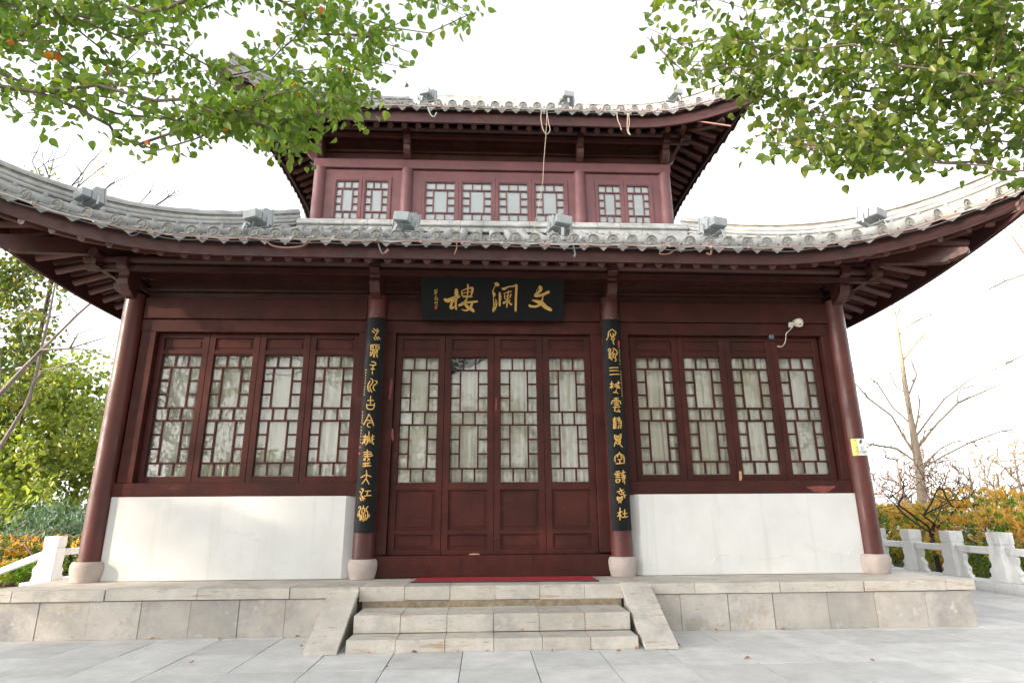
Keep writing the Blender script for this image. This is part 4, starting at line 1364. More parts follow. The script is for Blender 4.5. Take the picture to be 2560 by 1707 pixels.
# ---------------------------------------------------------------- floodlights
def flood():
    t = thing('floodlight', '', 'floodlight', (0, 0, 0), 'grey floodlights along the eaves')
    b = MB()
    b.box(-0.135, 0.135, -0.20, -0.05, -0.075, 0.075)
    b.build('gear_box', M['lamp'], t, bevel=0.012)
    b = MB()
    A = [(-0.15, -0.05, -0.095), (0.15, -0.05, -0.095), (0.15, -0.05, 0.095), (-0.15, -0.05, 0.095)]
    Bq = [(-0.20, 0.10, -0.14), (0.20, 0.10, -0.14), (0.20, 0.10, 0.14), (-0.20, 0.10, 0.14)]
    b.hexa(A, Bq)
    for k in range(9):
        x = -0.16 + k * 0.04
        b.box(x - 0.004, x + 0.004, -0.01, 0.098, 0.09, 0.148)
    b.build('reflector_housing', M['lamp'], t)
    b = MB()
    b.box(-0.215, 0.215, 0.105, 0.13, -0.155, 0.155)
    b.build('front_frame', M['lamp'], t, bevel=0.006)
    b = MB()
    b.box(-0.19, 0.19, 0.131, 0.135, -0.13, 0.13)
    b.build('lamp_glass', M['lampdark'], t)
    b = MB()
    for sx in (-1, 1):
        b.bar((sx * 0.208, 0.02, 0.0), (sx * 0.208, -0.01, -0.19), 0.035, 0.006, up=(1, 0, 0))
        b.lathe([(0.014, 0), (0.014, 0.018)], (sx * 0.205, 0.02, 0.0), 10, (sx, 0, 0))
    b.bar((-0.21, -0.01, -0.19), (0.21, -0.01, -0.19), 0.035, 0.006)
    b.build('yoke', M['steel'], t)
    b = MB()
    b.bar((-0.02, 0.03, -0.195), (-0.02, -0.26, -0.185), 0.045, 0.007)
    b.bar((-0.02, -0.26, -0.183), (-0.02, -0.335, -0.36), 0.045, 0.007, up=(0, 1, 0.4))
    b.build('bracket_arm', M['steel'], t)
    b = MB()
    b.tube([(0.03, -0.12, -0.08), (0.05, -0.16, -0.20), (0.03, -0.22, -0.30), (-0.02, -0.26, -0.33)], 0.008, 6)
    b.build('supply_cable', M['wire'], t)
    return t
fl = flood()
FL = [((226.5, 494.3), -30, -6, 'grey floodlight at the left end of the lower eave, turned well to the right', -0.78),
      ((644.9, 545.3), -22, -2, 'grey floodlight on the lower eave between the left end and the left inner column', -0.78),
      ((1013.6, 550.7), -14, 10, 'grey floodlight tilted sideways on the lower eave above the name board left end', -0.78),
      ((1403.0, 559.2), 8, 8, 'grey floodlight on the lower eave just right of the name board, near the hanging cord', -0.78),
      ((1783.7, 563.7), 14, 2, 'grey floodlight on the lower eave straight below the right end of the upper storey', -0.78),
      ((2177.6, 541.2), 22, 10, 'grey floodlight at the right end of the lower eave near the curling corner', -0.78),
      ((1068.6, 238), -20, 0, 'grey floodlight on the upper eave, left one of the two clear against the sky', 1.22),
      ((1417.7, 245), 6, 4, 'grey floodlight on the upper eave, right one of the two clear against the sky', 1.22),
      ((1686, 238), 10, 0, 'grey floodlight at the right end of the upper eave partly behind leaves', 1.22)]
for i, ((u, v), rz, ry, lab, y) in enumerate(FL):
    o = fl if i == 0 else copy_tree(fl)
    o.location = tuple(at(u, v, y))
    o.rotation_euler = (R(4), R(ry), R(rz))
    o['label'] = lab
    k_ = 0.86 if i < 6 else 0.76
    o.scale = (k_, k_, k_)

# ---------------------------------------------------------------- conduit and loose cables
def conduit(rf, label, a0, a1, dz, sp):
    t = thing('cable_conduit', label, 'conduit', tuple(rf.P(0, 0, -0.03, dz)))
    b = MB()
    n = 90
    pts = []
    for k in range(n + 1):
        p = rf.P(0, a0 + (a1 - a0) * k / n, -0.035, dz)
        pts.append(p + Vector((0, -0.012, 0.008 * math.sin(k * 1.7) + jit(0.004))))
    b.tube(pts, 0.0115, 8)
    b.build('pipe', M['conduit'], t)
    b = MB()
    a = a0 + 0.3
    while a < a1:
        p = rf.P(0, a, -0.035, dz)
        b = MB()
        b.lathe([(0.018, -0.025), (0.018, 0.025)], p + Vector((0, -0.02, jit(0.01))), 10, (0.25, 1, 0.1))
        b.build('pipe_fitting', M['conduit'], t)
        a += sp * 2 + jit(0.06)
    b = MB()
    a = (math.floor(a0 / sp) + 0.5 + (0.5 if int(round(2 * (rf.xe - 0.10) / sp)) % 2 else 0)) * sp
    while a < a1:
        p = rf.P(0, a, -0.02, dz + 0.05 + jit(0.012))
        b = MB()
        b.lathe([(0.004, 0), (0.014, 0.006), (0.015, 0.018), (0.006, 0.026)], p, 8, (0, -1, 0.2))
        b.build('bulb', M['bulb'], t)
        a += sp
    b = MB()
    for off, amp, ph in ((0.03, 0.025, 0), (-0.035, 0.02, 2)):
        pts = []
        for k in range(n * 2 + 1):
            a = a0 + (a1 - a0) * k / (2 * n)
            p = rf.P(0, a, -0.03, dz + off + amp * math.sin(a * 6.1 + ph) * math.sin(a * 2.3 + ph))
            pts.append(p)
        b.tube(pts, 0.006, 5)
    b.build('bundled_wire', M['wire'], t)
conduit(low, 'faded pink and white cable pipe with small bulbs running along the lower eave tiles', -6.9, 6.9, -0.035, 0.27)
conduit(up, 'faded cable pipe running along the upper eave under the tile ends', -4.5, 4.5, -0.03, 0.262)

k1, k5, k6, k7 = 0.408163, 400 / 2352, 0.340136, 0.340136
def Z1(u, v): return (u * k1, 380 + v * k1)
def Z2(u, v): return (1600 + u * k1, 380 + v * k1)
def Z5(u, v): return (u * k5, 380 + v * k5)
def Z6(u, v): return (500 + u * k6, 180 + v * k6)
def Z7(u, v): return (1200 + u * k7, 180 + v * k7)
def cable(pts, y, r, mat, label, end=None, name='loose_cable', yb=None):
    Q = [Vector(at(u, v, (y if yb is None or k not in (0, len(pts) - 1) else yb))) for k, (u, v) in enumerate(pts)]
    S = []
    n = len(Q)
    for i in range(n - 1):
        p0, p1, p2, p3 = Q[max(i - 1, 0)], Q[i], Q[i + 1], Q[min(i + 2, n - 1)]
        for k in range(4):
            t = k / 4
            S.append(0.5 * ((2 * p1) + (-p0 + p2) * t + (2 * p0 - 5 * p1 + 4 * p2 - p3) * t * t + (-p0 + 3 * p1 - 3 * p2 + p3) * t ** 3))
    S.append(Q[-1])
    b = MB()
    b.tube(S, r, 6)
    o = b.build(name, M[mat], loc=tuple(Q[0]))
    tag(o, label, 'cable', 'loose cables hanging along the eaves')
    if end:
        b = MB()
        m = len(S)
        b.tube(S[m - max(3, m // 4):], r * 1.7, 7)
        b.build('sleeve', M[end], o)
    return o
cable([Z5(150, 770), Z5(185, 840), Z5(265, 878), Z5(345, 850), Z5(405, 765)], -1.28, 0.008, 'wire', 'thin grey cable loop sagging under the far left of the lower eave')
cable([Z5(1080, 935), Z5(1120, 990), Z5(1105, 1090), Z5(1115, 1200), Z5(1180, 1255), Z5(1245, 1180), Z5(1275, 1110)], -1.16, 0.012, 'wire', 'grey hose with a pink end looping under the leftmost lower floodlight', 'wirepink')
cable([Z5(1840, 1090), Z5(1860, 1170), Z5(1920, 1225), Z5(2000, 1215), Z5(2070, 1170)], -1.12, 0.008, 'steel', 'pale cable loop on the lower eave left of the second floodlight')
cable([Z6(470, 1215), Z6(520, 1270), Z6(600, 1290), Z6(700, 1288), Z6(770, 1270), Z6(810, 1215)], -1.10, 0.013, 'wirepink', 'long sagging pink hose under the second floodlight of the lower eave')
cable([Z6(1300, 1230), Z6(1315, 1275), Z6(1330, 1320), Z6(1350, 1335), Z6(1385, 1305)], -1.12, 0.011, 'wire', 'short grey hose with pale end under the floodlight over the name board left end', 'wirepink')
cable([Z6(1885, 1240), Z6(1888, 1290), Z6(1870, 1340)], -1.12, 0.009, 'wirepink', 'short pink cable stub hanging over the middle of the name board')
cable([Z7(683, 1215), Z7(690, 1290), Z7(700, 1340), Z7(690, 1360)], -1.12, 0.012, 'wire', 'grey hose hanging under the floodlight beside the hanging cord', 'wirepink')
cable([Z7(1358, 1258), Z7(1335, 1305), Z7(1320, 1335), Z7(1390, 1335), Z7(1470, 1280)], -1.12, 0.007, 'wirepink', 'thin reddish wire loop on the fascia right of the name board')
cable([Z7(1685, 1250), Z7(1700, 1290), Z7(1695, 1340), Z7(1665, 1330)], -1.12, 0.013, 'wirepink', 'curled orange sleeve under the floodlight below the upper storey corner')
cable([Z2(1325, 560), Z2(1340, 605), Z2(1385, 635), Z2(1430, 625), Z2(1445, 590), Z2(1418, 540), Z2(1410, 500)], -1.13, 0.011, 'wire', 'grey and orange hose loop under the rightmost lower floodlight', None)
cable([Z2(1700, 465), Z2(1680, 510), Z2(1640, 550), Z2(1630, 500)], -1.22, 0.010, 'wirepink', 'short frayed orange cable near the right corner of the lower eave')
cable([Z6(1675, 265), Z6(1685, 290), Z6(1700, 320), Z6(1722, 330), Z6(1738, 300)], 0.86, 0.011, 'steel', 'pale green wire tail under the left floodlight of the upper eave')
cable([Z7(455, 275), Z7(448, 340), Z7(462, 420), Z7(490, 458), Z7(515, 430), Z7(505, 380), Z7(492, 300)], 0.86, 0.009, 'cord', 'pale cord loop hanging from the upper eave left of its right floodlight')
cable([Z7(1005, 285), Z7(1012, 350), Z7(1030, 395), Z7(1040, 430)], 0.86, 0.009, 'cord', 'single pale cord end hanging from the upper eave right of its floodlights')
cable([Z7(1088, 290), Z7(1082, 380), Z7(1085, 440), Z7(1105, 465), Z7(1090, 430), Z7(1098, 380), Z7(1092, 290)], 0.86, 0.008, 'cord', 'doubled pale cord hanging from the right half of the upper eave')
# the long cord from the upper eave down to the lower roof
tops = [(492, 300), (484, 480), (470, 640), (462, 800), (440, 950), (405, 1110)]
Q = [Vector(at(*Z7(*tops[i]), y)) for i, y in enumerate((0.86, 0.84, 0.85, 0.86, 0.86, 0.86))]
b = MB()
b.tube(Q + [Q[-1] + Vector((-0.02, 0.05, -0.12)), Q[-1] + Vector((-0.03, 0.1, -0.3))], 0.006, 6)
o = b.build('hanging_cord', M['cord'])
tag(o, 'long pale cord dropping from the upper eave past the upper windows to the lower roof', 'cord')
# pink rod under the right upper corner
b = MB()
b.tube([Vector(at(*Z7(1525, 352), 1.0)), Vector(at(*Z7(1845, 398), 0.75))], 0.016, 7)
o = b.build('conduit_rod', M['wirepink'])
tag(o, 'thin pink rod sticking out under the right corner of the upper eave', 'rod')

# ---------------------------------------------------------------- curtains
def curtain(x0, x1, zb, zt, lab, seed, dip=None, y=0.226, amp=0.050):
    r_ = random.Random(seed)
    n = int((x1 - x0) / 0.012)
    ph = 0
    P = []
    phs = []
    for i in range(n + 1):
        phs.append(ph)
        ph += 2 * math.pi * 0.012 / (0.135 + 0.045 * math.sin(i * 0.031 + seed * 2.1))
    rows = 9
    for j in range(rows + 1):
        row = []
        for i in range(n + 1):
            x = x0 + (x1 - x0) * i / n
            f = j / rows
            zz = zt - 0.03 * abs(math.sin(x * 9.0 + seed))
            if dip and dip[0] < x < dip[1]:
                zz -= dip[2] * max(0.0, 1 - (x - dip[0]) / (dip[1] - dip[0])) ** 1.0
            z = zb + (zz - zb) * f
            a = amp * (0.55 + 0.45 * (1 - f)) * (0.6 + 0.4 * math.sin(x * 3.1 + seed))
            row.append((x + 0.01 * math.sin(phs[i] * 0.5 + f), y + a * math.sin(phs[i] + 0.35 * math.sin(f * 3 + seed)) + 0.02 * math.sin(x * 4 + seed), z))
        P.append(row)
    b = MB()
    b.grid(P, True)
    o = b.build('curtain', M['curtain'])
    sm_ = o.modifiers.new('thickness', 'SOLIDIFY')
    sm_.thickness = 0.002
    tag(o, lab, 'curtain', 'white curtains behind the ground storey glass')
for x0, x1, lab, sd_, dip in ((-4.93, -3.48, 'white gathered curtain behind the two outer leaves of the left window', 1, None), (-3.46, -2.0, 'white gathered curtain behind the two leaves next to the left board', 2, None),
                         (-1.45, -0.74, 'white gathered curtain behind the leftmost door leaf', 3, None), (-0.73, -0.01, 'white curtain sagging at its top left corner behind the second door leaf', 4, (-0.73, -0.1, 0.30)), (0.0, 1.45, 'white gathered curtain behind the two right door leaves', 5, None),
                         (2.03, 3.52, 'white gathered curtain behind the two leaves right of the right board', 6, None), (3.53, 5.0, 'white gathered curtain behind the outer leaves of the right window', 8, None)):
    curtain(x0, x1, 1.70 if abs(x0) > 1.5 else 1.66, 3.72 if sd_ != 4 else 3.62, lab, sd_, dip)

# ---------------------------------------------------------------- balustrades
def vase(b, x, y0, dy, z0, z1, th):
    """scalloped bracing plate beside a post, in the plane of the rail"""
    h = z1 - z0
    prof = [(0, 0), (0.20, 0), (0.20, 0.10), (0.155, 0.16), (0.15, 0.26), (0.175, 0.34), (0.165, 0.42), (0.115, 0.52), (0.105, 0.64), (0.13, 0.76), (0.135, 0.86), (0.12, 1.0), (0, 1.0)]
    b.prism(prof, lambda u, v, t: Vector((x + t, y0 + dy * u * 1.15, z0 + v * h)), -th / 2, th / 2)
def post_mesh(parent, x, y, z0, h, lab=None):
    b = MB()
    w = 0.135
    b.box(x - w, x + w, y - w, y + w, z0, z0 + h * 0.74)
    o = b.build('post', M['marble'], parent, bevel=0.012)
    b = MB()
    b.box(x - w * 0.93, x + w * 0.93, y - w * 0.93, y + w * 0.93, z0 + h * 0.742, z0 + h * 0.765)
    b.box(x - w, x + w, y - w, y + w, z0 + h * 0.767, z0 + h)
    for s in (-1, 1):
        for q in (-0.062, 0.062):
            b.box(min(x + s * w, x + s * (w + 0.003)), max(x + s * w, x + s * (w + 0.003)), y + q - 0.045, y + q + 0.045, z0 + h * 0.81, z0 + h * 0.95)
            b.box(x + q - 0.045, x + q + 0.045, min(y + s * w, y + s * (w + 0.003)), max(y + s * w, y + s * (w + 0.003)), z0 + h * 0.81, z0 + h * 0.95)
    b.build('post_head', M['marble'], o, bevel=0.008)
    return o
def balustrade(label, x, ys, z0, h=0.82):
    t = thing('balustrade', label, 'balustrade', (x, ys[0], z0))
    for i, y in enumerate(ys):
        post_mesh(t, x, y, z0, h)
        for dy in (-1, 1):
            if (dy < 0 and i == 0) or (dy > 0 and i == len(ys) - 1):
                continue
            b = MB()
            vase(b, x, y + dy * 0.13, dy, z0, z0 + 0.445, 0.09)
            b.build('scalloped_brace', M['marble'], t, bevel=0.006)
        if i + 1 < len(ys):
            b = MB()
            b.box(x - 0.07, x + 0.07, y + 0.137, ys[i + 1] - 0.137, z0 + 0.447, z0 + 0.567)
            b.build('rail', M['marble'], t, bevel=0.012)
    return t
balustrade('white marble balustrade with square posts in front of the orange hedge on the right', 8.90, [0.92 - 1.15 * 3 + 1.15 * k for k in range(9)], 0.155)
lb = balustrade('white stone balustrade turning down a stair at the far left behind the platform', -8.66, [4.4 + 1.15 * k for k in range(4)], 0.155)
# sloping stair rail going down to the left
b = MB()
b.hexa([(-8.79, 4.33, 0.60), (-8.79, 4.33, 0.72), (-8.79, 4.47, 0.72), (-8.79, 4.47, 0.60)], [(-10.9, 4.33, -0.28), (-10.9, 4.33, -0.16), (-10.9, 4.47, -0.16), (-10.9, 4.47, -0.28)])
b.build('stair_rail', M['marble'], lb, bevel=0.01)
b = MB()
b.prism([(0, 0.0), (0.22, -0.1), (0.17, 0.08), (0.19, 0.2), (0.12, 0.3), (0.11, 0.4), (0, 0.445)], lambda u, v, t: Vector((-8.79 - u, 4.40 + t, 0.155 + v)), -0.045, 0.045)
b.build('scalloped_brace', M['marble'], lb, bevel=0.006)
b = MB()
b.prism([(-0.16, -0.02), (0.20, -0.16), (0.15, 0.0), (0.17, 0.1), (0.12, 0.22), (0.16, 0.32), (-0.12, 0.43), (-0.1, 0.3), (-0.13, 0.2), (-0.08, 0.1)], lambda u, v, t: Vector((-9.75 - u, 4.40 + t, -0.16 + v)), -0.045, 0.045)
b.build('stair_baluster', M['marble'], lb, bevel=0.006)

# black garden spotlight by the right pedestal
p = at(2052, 1250, 3.6)
g = thing('garden_spotlight', 'black tubular garden spotlight standing behind the far right pedestal', 'spotlight', (p[0] + 0.06, 3.6, 0.0))
b = MB()
b.tube([(p[0] + 0.06, 3.6, 0.0), (p[0] + 0.02, 3.6, p[2] - 0.03)], 0.055, 12)
b.build('stem', M['blackplastic'], g)
b = MB()
b.tube([(p[0] + 0.05, 3.55, p[2] - 0.05), (p[0] - 0.14, 3.5, p[2] + 0.05)], 0.07, 14)
b.build('lamp_head', M['blackplastic'], g)
# ---------------------------------------------------------------- plants
def grow(roots, targets, seed, jitter=0.12, seg=0.35, droop=0.0, back=0.25):
    """connect every target point to the growing skeleton; returns node positions, parents"""
    r_ = np.random.default_rng(seed)
    pos, par = [], []
    for chain, parent in roots:
        for k, p in enumerate(chain):
            par.append(parent if k == 0 else len(pos) - 1)
            pos.append(np.array(p, float))
    base = pos[0]
    T = np.array(targets, float)
    order = np.argsort(np.min(np.linalg.norm(T[:, None, :] - np.array(pos)[None, :, :], axis=2), axis=1))
    A = np.zeros((len(pos) + len(T) * 40, 3))
    A[:len(pos)] = pos
    n = len(pos)
    tips = []
    for i in order:
        t = T[i]
        d = np.linalg.norm(A[:n] - t, axis=1)
        # prefer nodes that lie nearer to the root than the target
        dr = np.linalg.norm(A[:n] - base, axis=1)
        pen = np.where(dr > np.linalg.norm(t - base) * 0.97, 3.0, 1.0)
        k = int(np.argmin(d * pen))
        p = A[k]
        L = np.linalg.norm(t - p)
        m = max(1, int(L / seg))
        prev = k
        out = np.array(p)
        pdir = p - A[par[k]] if par[k] >= 0 else np.array((0, 0, 1.0))
        pl = np.linalg.norm(pdir)
        pdir = pdir / pl if pl > 1e-6 else np.array((0, 0, 1.0))
        c1 = p + pdir * L * back
        for j in range(1, m + 1):
            f = j / m
            q = (1 - f) ** 2 * p + 2 * f * (1 - f) * (0.5 * (c1 + (p + t) / 2)) + f * f * t
            if j < m:
                q = q + r_.normal(0, jitter * min(L, 1.0) * 0.3, 3)
            q[2] -= droop * L * f * f * 0.0
            if n >= len(A):
                A = np.vstack([A, np.zeros((5000, 3))])
            A[n] = q
            par.append(prev)
            prev = n
            n += 1
        tips.append(prev)
    return A[:n], par, tips
def radii(par, n, r_tip, expo, rmax):
    cnt = np.ones(n)
    ch = [0] * n
    for i in range(n):
        if par[i] >= 0:
            ch[par[i]] += 1
    leafs = np.array([1.0 if c == 0 else 0.0 for c in ch])
    tot = leafs.copy()
    order = sorted(range(n), key=lambda i: -i)
    for i in order:
        if par[i] >= 0:
            tot[par[i]] += tot[i]
    return np.minimum(rmax, r_tip * np.maximum(tot, 1) ** expo), tot
def skeleton_mesh(b, A, par, rad, tot, sides=5, rmin=0.0):
    n = len(A)
    kids = [[] for _ in range(n)]
    for i in range(n):
        if par[i] >= 0:
            kids[par[i]].append(i)
    stack = [(i, None) for i in range(n) if par[i] < 0]
    while stack:
        i, fr = stack.pop()
        line = ([fr] if fr is not None else []) + [i]
        while kids[line[-1]]:
            ks = sorted(kids[line[-1]], key=lambda k: -tot[k])
            for k in ks[1:]:
                stack.append((k, line[-1]))
            line.append(ks[0])
        if len(line) < 2:
            continue
        rr = [rad[k] for k in line]
        if fr is not None:
            rr[0] = min(rad[fr], rr[1] * 1.25)
        if max(rr) < rmin:
            continue
        rr[-1] *= 0.5
        sd_ = sides if max(rr) < 0.04 else max(sides, 9)
        b.tube([A[k] for k in line], rr, sd_, cap=False)
LEAF = {'ovate': ((0, 0), (0.24, 0.10), (0.385, 0.34), (0.36, 0.56), (0.20, 0.80), (0.06, 0.96), (0, 1.08)),
        'long': ((0, 0), (0.13, 0.3), (0.17, 0.55), (0.09, 0.85), (0, 1.0)),
        'quad': ((0, 0), (0.34, 0.45), (0, 1.0)),
        'needle': ((0, 0), (0.10, 0.4), (0, 1.0))}
def leaves(b, centres, dirs, size, shape, seed, up=0.5, fold=0.25, sv=0.25, mi=0):
    """individual folded leaves: base points, directions"""
    r_ = np.random.default_rng(seed)
    pr = LEAF[shape]
    C = np.array(centres, float)
    D = np.array(dirs, float)
    n = len(C)
    D /= np.linalg.norm(D, axis=1)[:, None] + 1e-9
    Nn = r_.normal(0, 1, (n, 3))
    Nn[:, 2] += up
    X = np.cross(D, Nn)
    X /= np.linalg.norm(X, axis=1)[:, None] + 1e-9
    Z = np.cross(X, D)
    S = size * (1 + r_.uniform(-sv, sv, n))
    base = len(b.v)
    m = len(pr)
    loc = []
    for x, y in pr:                 # right side including spine ends
        loc.append((x, y, abs(x) * fold * 2))
    for x, y in pr[1:-1]:
        loc.append((-x, y, abs(x) * fold * 2))
    loc = np.array(loc)
    curl = r_.uniform(-0.25, 0.1, n)
    V = (C[:, None, :] + (X[:, None, :] * loc[None, :, 0:1] + D[:, None, :] * loc[None, :, 1:2]
         + Z[:, None, :] * (loc[None, :, 2:3] + curl[:, None, None] * loc[None, :, 1:2] ** 2)) * S[:, None, None])
    k = len(loc)
    V = V.reshape(-1, 3)
    b.v.extend(map(tuple, V.tolist()))
    f1 = tuple(range(m))
    f2 = (0,) + (m - 1,) + tuple(range(k - 1, m - 1, -1))
    for i in range(n):
        o = base + i * k
        b.f.append(tuple(o + j for j in f1))
        b.f.append(tuple(o + j for j in f2))
    b.sm.extend([True] * (2 * n))
    b.mi.extend([mi] * (2 * n))
def tip_leaves(A, par, tips, per, spread, seed, down=0.6):
    """leaf base points strung along the last twigs"""
    r_ = np.random.default_rng(seed)
    C, D = [], []
    for t in tips:
        chain = [t]
        while len(chain) < 4 and par[chain[-1]] >= 0:
            chain.append(par[chain[-1]])
        for _ in range(per):
            f = r_.random() ** 1.4 * (len(chain) - 1)
            i = int(f)
            p = A[chain[i]] + (A[chain[min(i + 1, len(chain) - 1)]] - A[chain[i]]) * (f - i)
            C.append(p + r_.normal(0, spread, 3))
            d = r_.normal(0, 0.8, 3)
            d[2] -= down
            D.append(d)
    return C, D
def ellipsoid(n, c, r, seed, shell=0.5, zmin=None, clump=None):
    r_ = np.random.default_rng(seed)
    out = []
    while len(out) < n:
        d = r_.normal(0, 1, 3)
        d /= np.linalg.norm(d)
        f = shell + (1 - shell) * r_.random() ** 0.6
        p = np.array(c) + d * f * np.array(r)
        if clump is not None and math.sin(p[0] * clump + 1.3) * math.sin(p[1] * clump * 0.9 + 0.4) * math.sin(p[2] * clump * 1.2) < -0.18:
            continue
        if zmin is not None and p[2] < zmin:
            continue
        out.append(p)
    return out
def tree(name, label, cat, loc, roots, targets, bark, leafm, seed, r_tip=0.006, expo=0.5, rmax=0.3, per=10, spread=0.08, size=0.12, shape='ovate', jitter=0.12, seg=0.4, down=0.6, rmin=0.0, group=None, sides=5, up=0.5, back=0.25, stick=None):
    t = thing(name, label, cat, loc, group)
    A, par, tips = grow(roots, targets, seed, jitter, seg, back=back)
    rad, tot = radii(par, len(A), r_tip, expo, rmax)
    b = MB()
    skeleton_mesh(b, A, par, rad, tot, sides, rmin)
    b.build('trunk_and_branches' if leafm else 'branches', M[bark], t)
    if leafm:
        C, D = tip_leaves(A, par, tips, per, spread, seed + 1, down)
        b = MB()
        leaves(b, C, D, size, shape, seed + 2, up)
        b.build('crown', M[leafm], t)
    return t
def out_of_view(P, m=120):
    q = to_px(P)
    return (q[:, 2] < 0.2) | (q[:, 0] < -m) | (q[:, 0] > 2560 + m) | (q[:, 1] < -m) | (q[:, 1] > 1707 + m)

# ---- overhanging trees beside and behind the camera
def in_poly(x, y, poly):
    c = False
    n = len(poly)
    for i in range(n):
        x1, y1 = poly[i]
        x2, y2 = poly[(i + 1) % n]
        if (y1 > y) != (y2 > y) and x < (x2 - x1) * (y - y1) / (y2 - y1) + x1:
            c = not c
    return c
def canopy(n, poly, d0, d1, seed, holes=(), dens=None):
    r_ = np.random.default_rng(seed)
    xs = [p[0] for p in poly]
    ys = [p[1] for p in poly]
    out = []
    while len(out) < n:
        x, y = r_.uniform(min(xs), max(xs)), r_.uniform(min(ys), max(ys))
        if not in_poly(x, y, poly):
            continue
        if any(((x - h[0]) / h[2]) ** 2 + ((y - h[1]) / h[3]) ** 2 < 1 for h in holes):
            continue
        if dens and r_.random() > dens(x, y):
            continue
        d = r_.uniform(d0, d1)
        out.append(rng_pt(x, y, d))
    return out
F = 2560 / 2352
def px(L):
    return [(a * F, b_ * F) for a, b_ in L]
# outlines of the two overhanging branches as they hang in front of the pavilion
PL = px([(-60, -120), (1110, -120), (1090, 30), (1055, 85), (960, 95), (980, 140), (925, 165), (895, 120), (865, 190), (880, 245), (815, 270), (745, 295), (705, 345), (660, 370), (620, 345), (590, 305), (545, 320), (470, 285), (440, 330), (405, 340), (370, 290), (330, 230), (290, 290), (255, 335), (200, 310), (170, 290), (140, 320), (95, 280), (85, 190), (40, 215), (-60, 215)])
HL = [(h[0] * F, h[1] * F, h[2] * F, h[3] * F) for h in ((555, 125, 64, 44), (515, 45, 55, 70), (20, 150, 30, 22), (230, 250, 20, 18), (180, 80, 22, 16), (640, 230, 22, 16), (700, 170, 26, 18), (420, 120, 22, 16), (820, 120, 24, 22), (760, 130, 45, 35), (60, 120, 25, 40), (330, 170, 40, 22), (880, 40, 30, 40), (300, 225, 30, 30), (420, 215, 40, 18), (120, 200, 30, 25), (560, 110, 40, 40))]
PR = px([(1490, -120), (2420, -120), (2420, 440), (2335, 435), (2260, 385), (2200, 395), (2120, 355), (2075, 375), (2010, 360), (1965, 385), (1915, 385), (1905, 420), (1855, 425), (1845, 345), (1790, 330), (1735, 345), (1680, 310), (1735, 265), (1760, 235), (1690, 250), (1625, 220), (1570, 180), (1500, 95), (1470, 100)])
HR = [(h[0] * F, h[1] * F, h[2] * F, h[3] * F) for h in ((1620, 60, 22, 18), (1580, 130, 16, 14), (1810, 60, 20, 16), (1900, 120, 20, 16), (2000, 140, 18, 14), (2110, 160, 18, 16), (2180, 60, 16, 20), (1980, 300, 18, 12), (2080, 290, 16, 12), (1760, 190, 18, 14), (2080, 60, 30, 30), (2030, 20, 25, 18), (2250, 110, 30, 40), (1950, 210, 18, 14), (2150, 230, 22, 18), (2270, 230, 16, 22), (1870, 250, 14, 16), (2210, 310, 18, 14), (1740, 120, 18, 14), (2290, 40, 18, 26))]
tl = canopy(300, PL, 4.2, 5.6, 3, HL) + canopy(60, px([(545, 215), (900, 150), (872, 245), (745, 300), (662, 378), (600, 335), (545, 265)]), 4.2, 5.4, 8) + canopy(90, px([(-800, -400), (-60, -400), (-60, 200), (-800, 200)]), 4.2, 5.6, 9) + canopy(70, px([(-60, -450), (1100, -450), (1100, -120), (-60, -120)]), 4.2, 5.8, 10)
limb = [(-7.6, -5.6, 0), (-7.55, -5.6, 1.2), (-7.4, -5.6, 2.4), (-7.1, -5.6, 3.5), (-6.3, -5.6, 4.7), (-5.0, -5.6, 5.7), (-3.6, -5.65, 6.25), (-2.3, -5.7, 6.4), (-1.2, -5.7, 6.3)]
limb2 = [(-5.6, -5.2, 4.7), (-4.8, -4.9, 5.2), (-4.0, -4.8, 5.4), (-3.3, -4.8, 5.5)]
extra = np.array(ellipsoid(800, (-8.9, -5.0, 5.4), (4.0, 3.5, 3.8), 21, 0.15, 1.2, 1.3))
extra = [p for p in extra[out_of_view(extra, 60)]]
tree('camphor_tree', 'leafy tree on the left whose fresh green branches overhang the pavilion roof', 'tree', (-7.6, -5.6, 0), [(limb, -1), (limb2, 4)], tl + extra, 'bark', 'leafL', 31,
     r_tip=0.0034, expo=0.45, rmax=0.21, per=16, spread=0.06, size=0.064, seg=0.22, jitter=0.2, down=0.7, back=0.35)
tr = canopy(330, PR, 4.0, 5.4, 4, HR) + canopy(130, px([(2420, -400), (3200, -400), (3200, 430), (2420, 430)]), 4.2, 5.6, 12) + canopy(70, px([(1500, -450), (2420, -450), (2420, -120), (1500, -120)]), 4.2, 5.8, 13)
limb = [(7.7, -5.6, 0), (7.65, -5.6, 1.2), (7.5, -5.6, 2.4), (7.2, -5.6, 3.5), (6.4, -5.6, 4.6), (5.3, -5.6, 5.5), (4.1, -5.65, 6.1), (2.9, -5.7, 6.3), (2.0, -5.6, 6.2)]
limb2 = [(5.5, -5.2, 4.7), (4.7, -4.8, 5.1), (4.0, -4.6, 5.2), (3.4, -4.5, 5.3)]
extra = np.array(ellipsoid(420, (8.6, -5.4, 5.8), (3.6, 3.2, 3.0), 22, 0.3, 1.8, 1.5))
extra = [p for p in extra[out_of_view(extra, 60)]]
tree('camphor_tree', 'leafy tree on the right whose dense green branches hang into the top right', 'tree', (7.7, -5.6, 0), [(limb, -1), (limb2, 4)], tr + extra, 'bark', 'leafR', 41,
     r_tip=0.0034, expo=0.45, rmax=0.21, per=18, spread=0.075, size=0.070, seg=0.22, jitter=0.2, down=0.7, back=0.35)

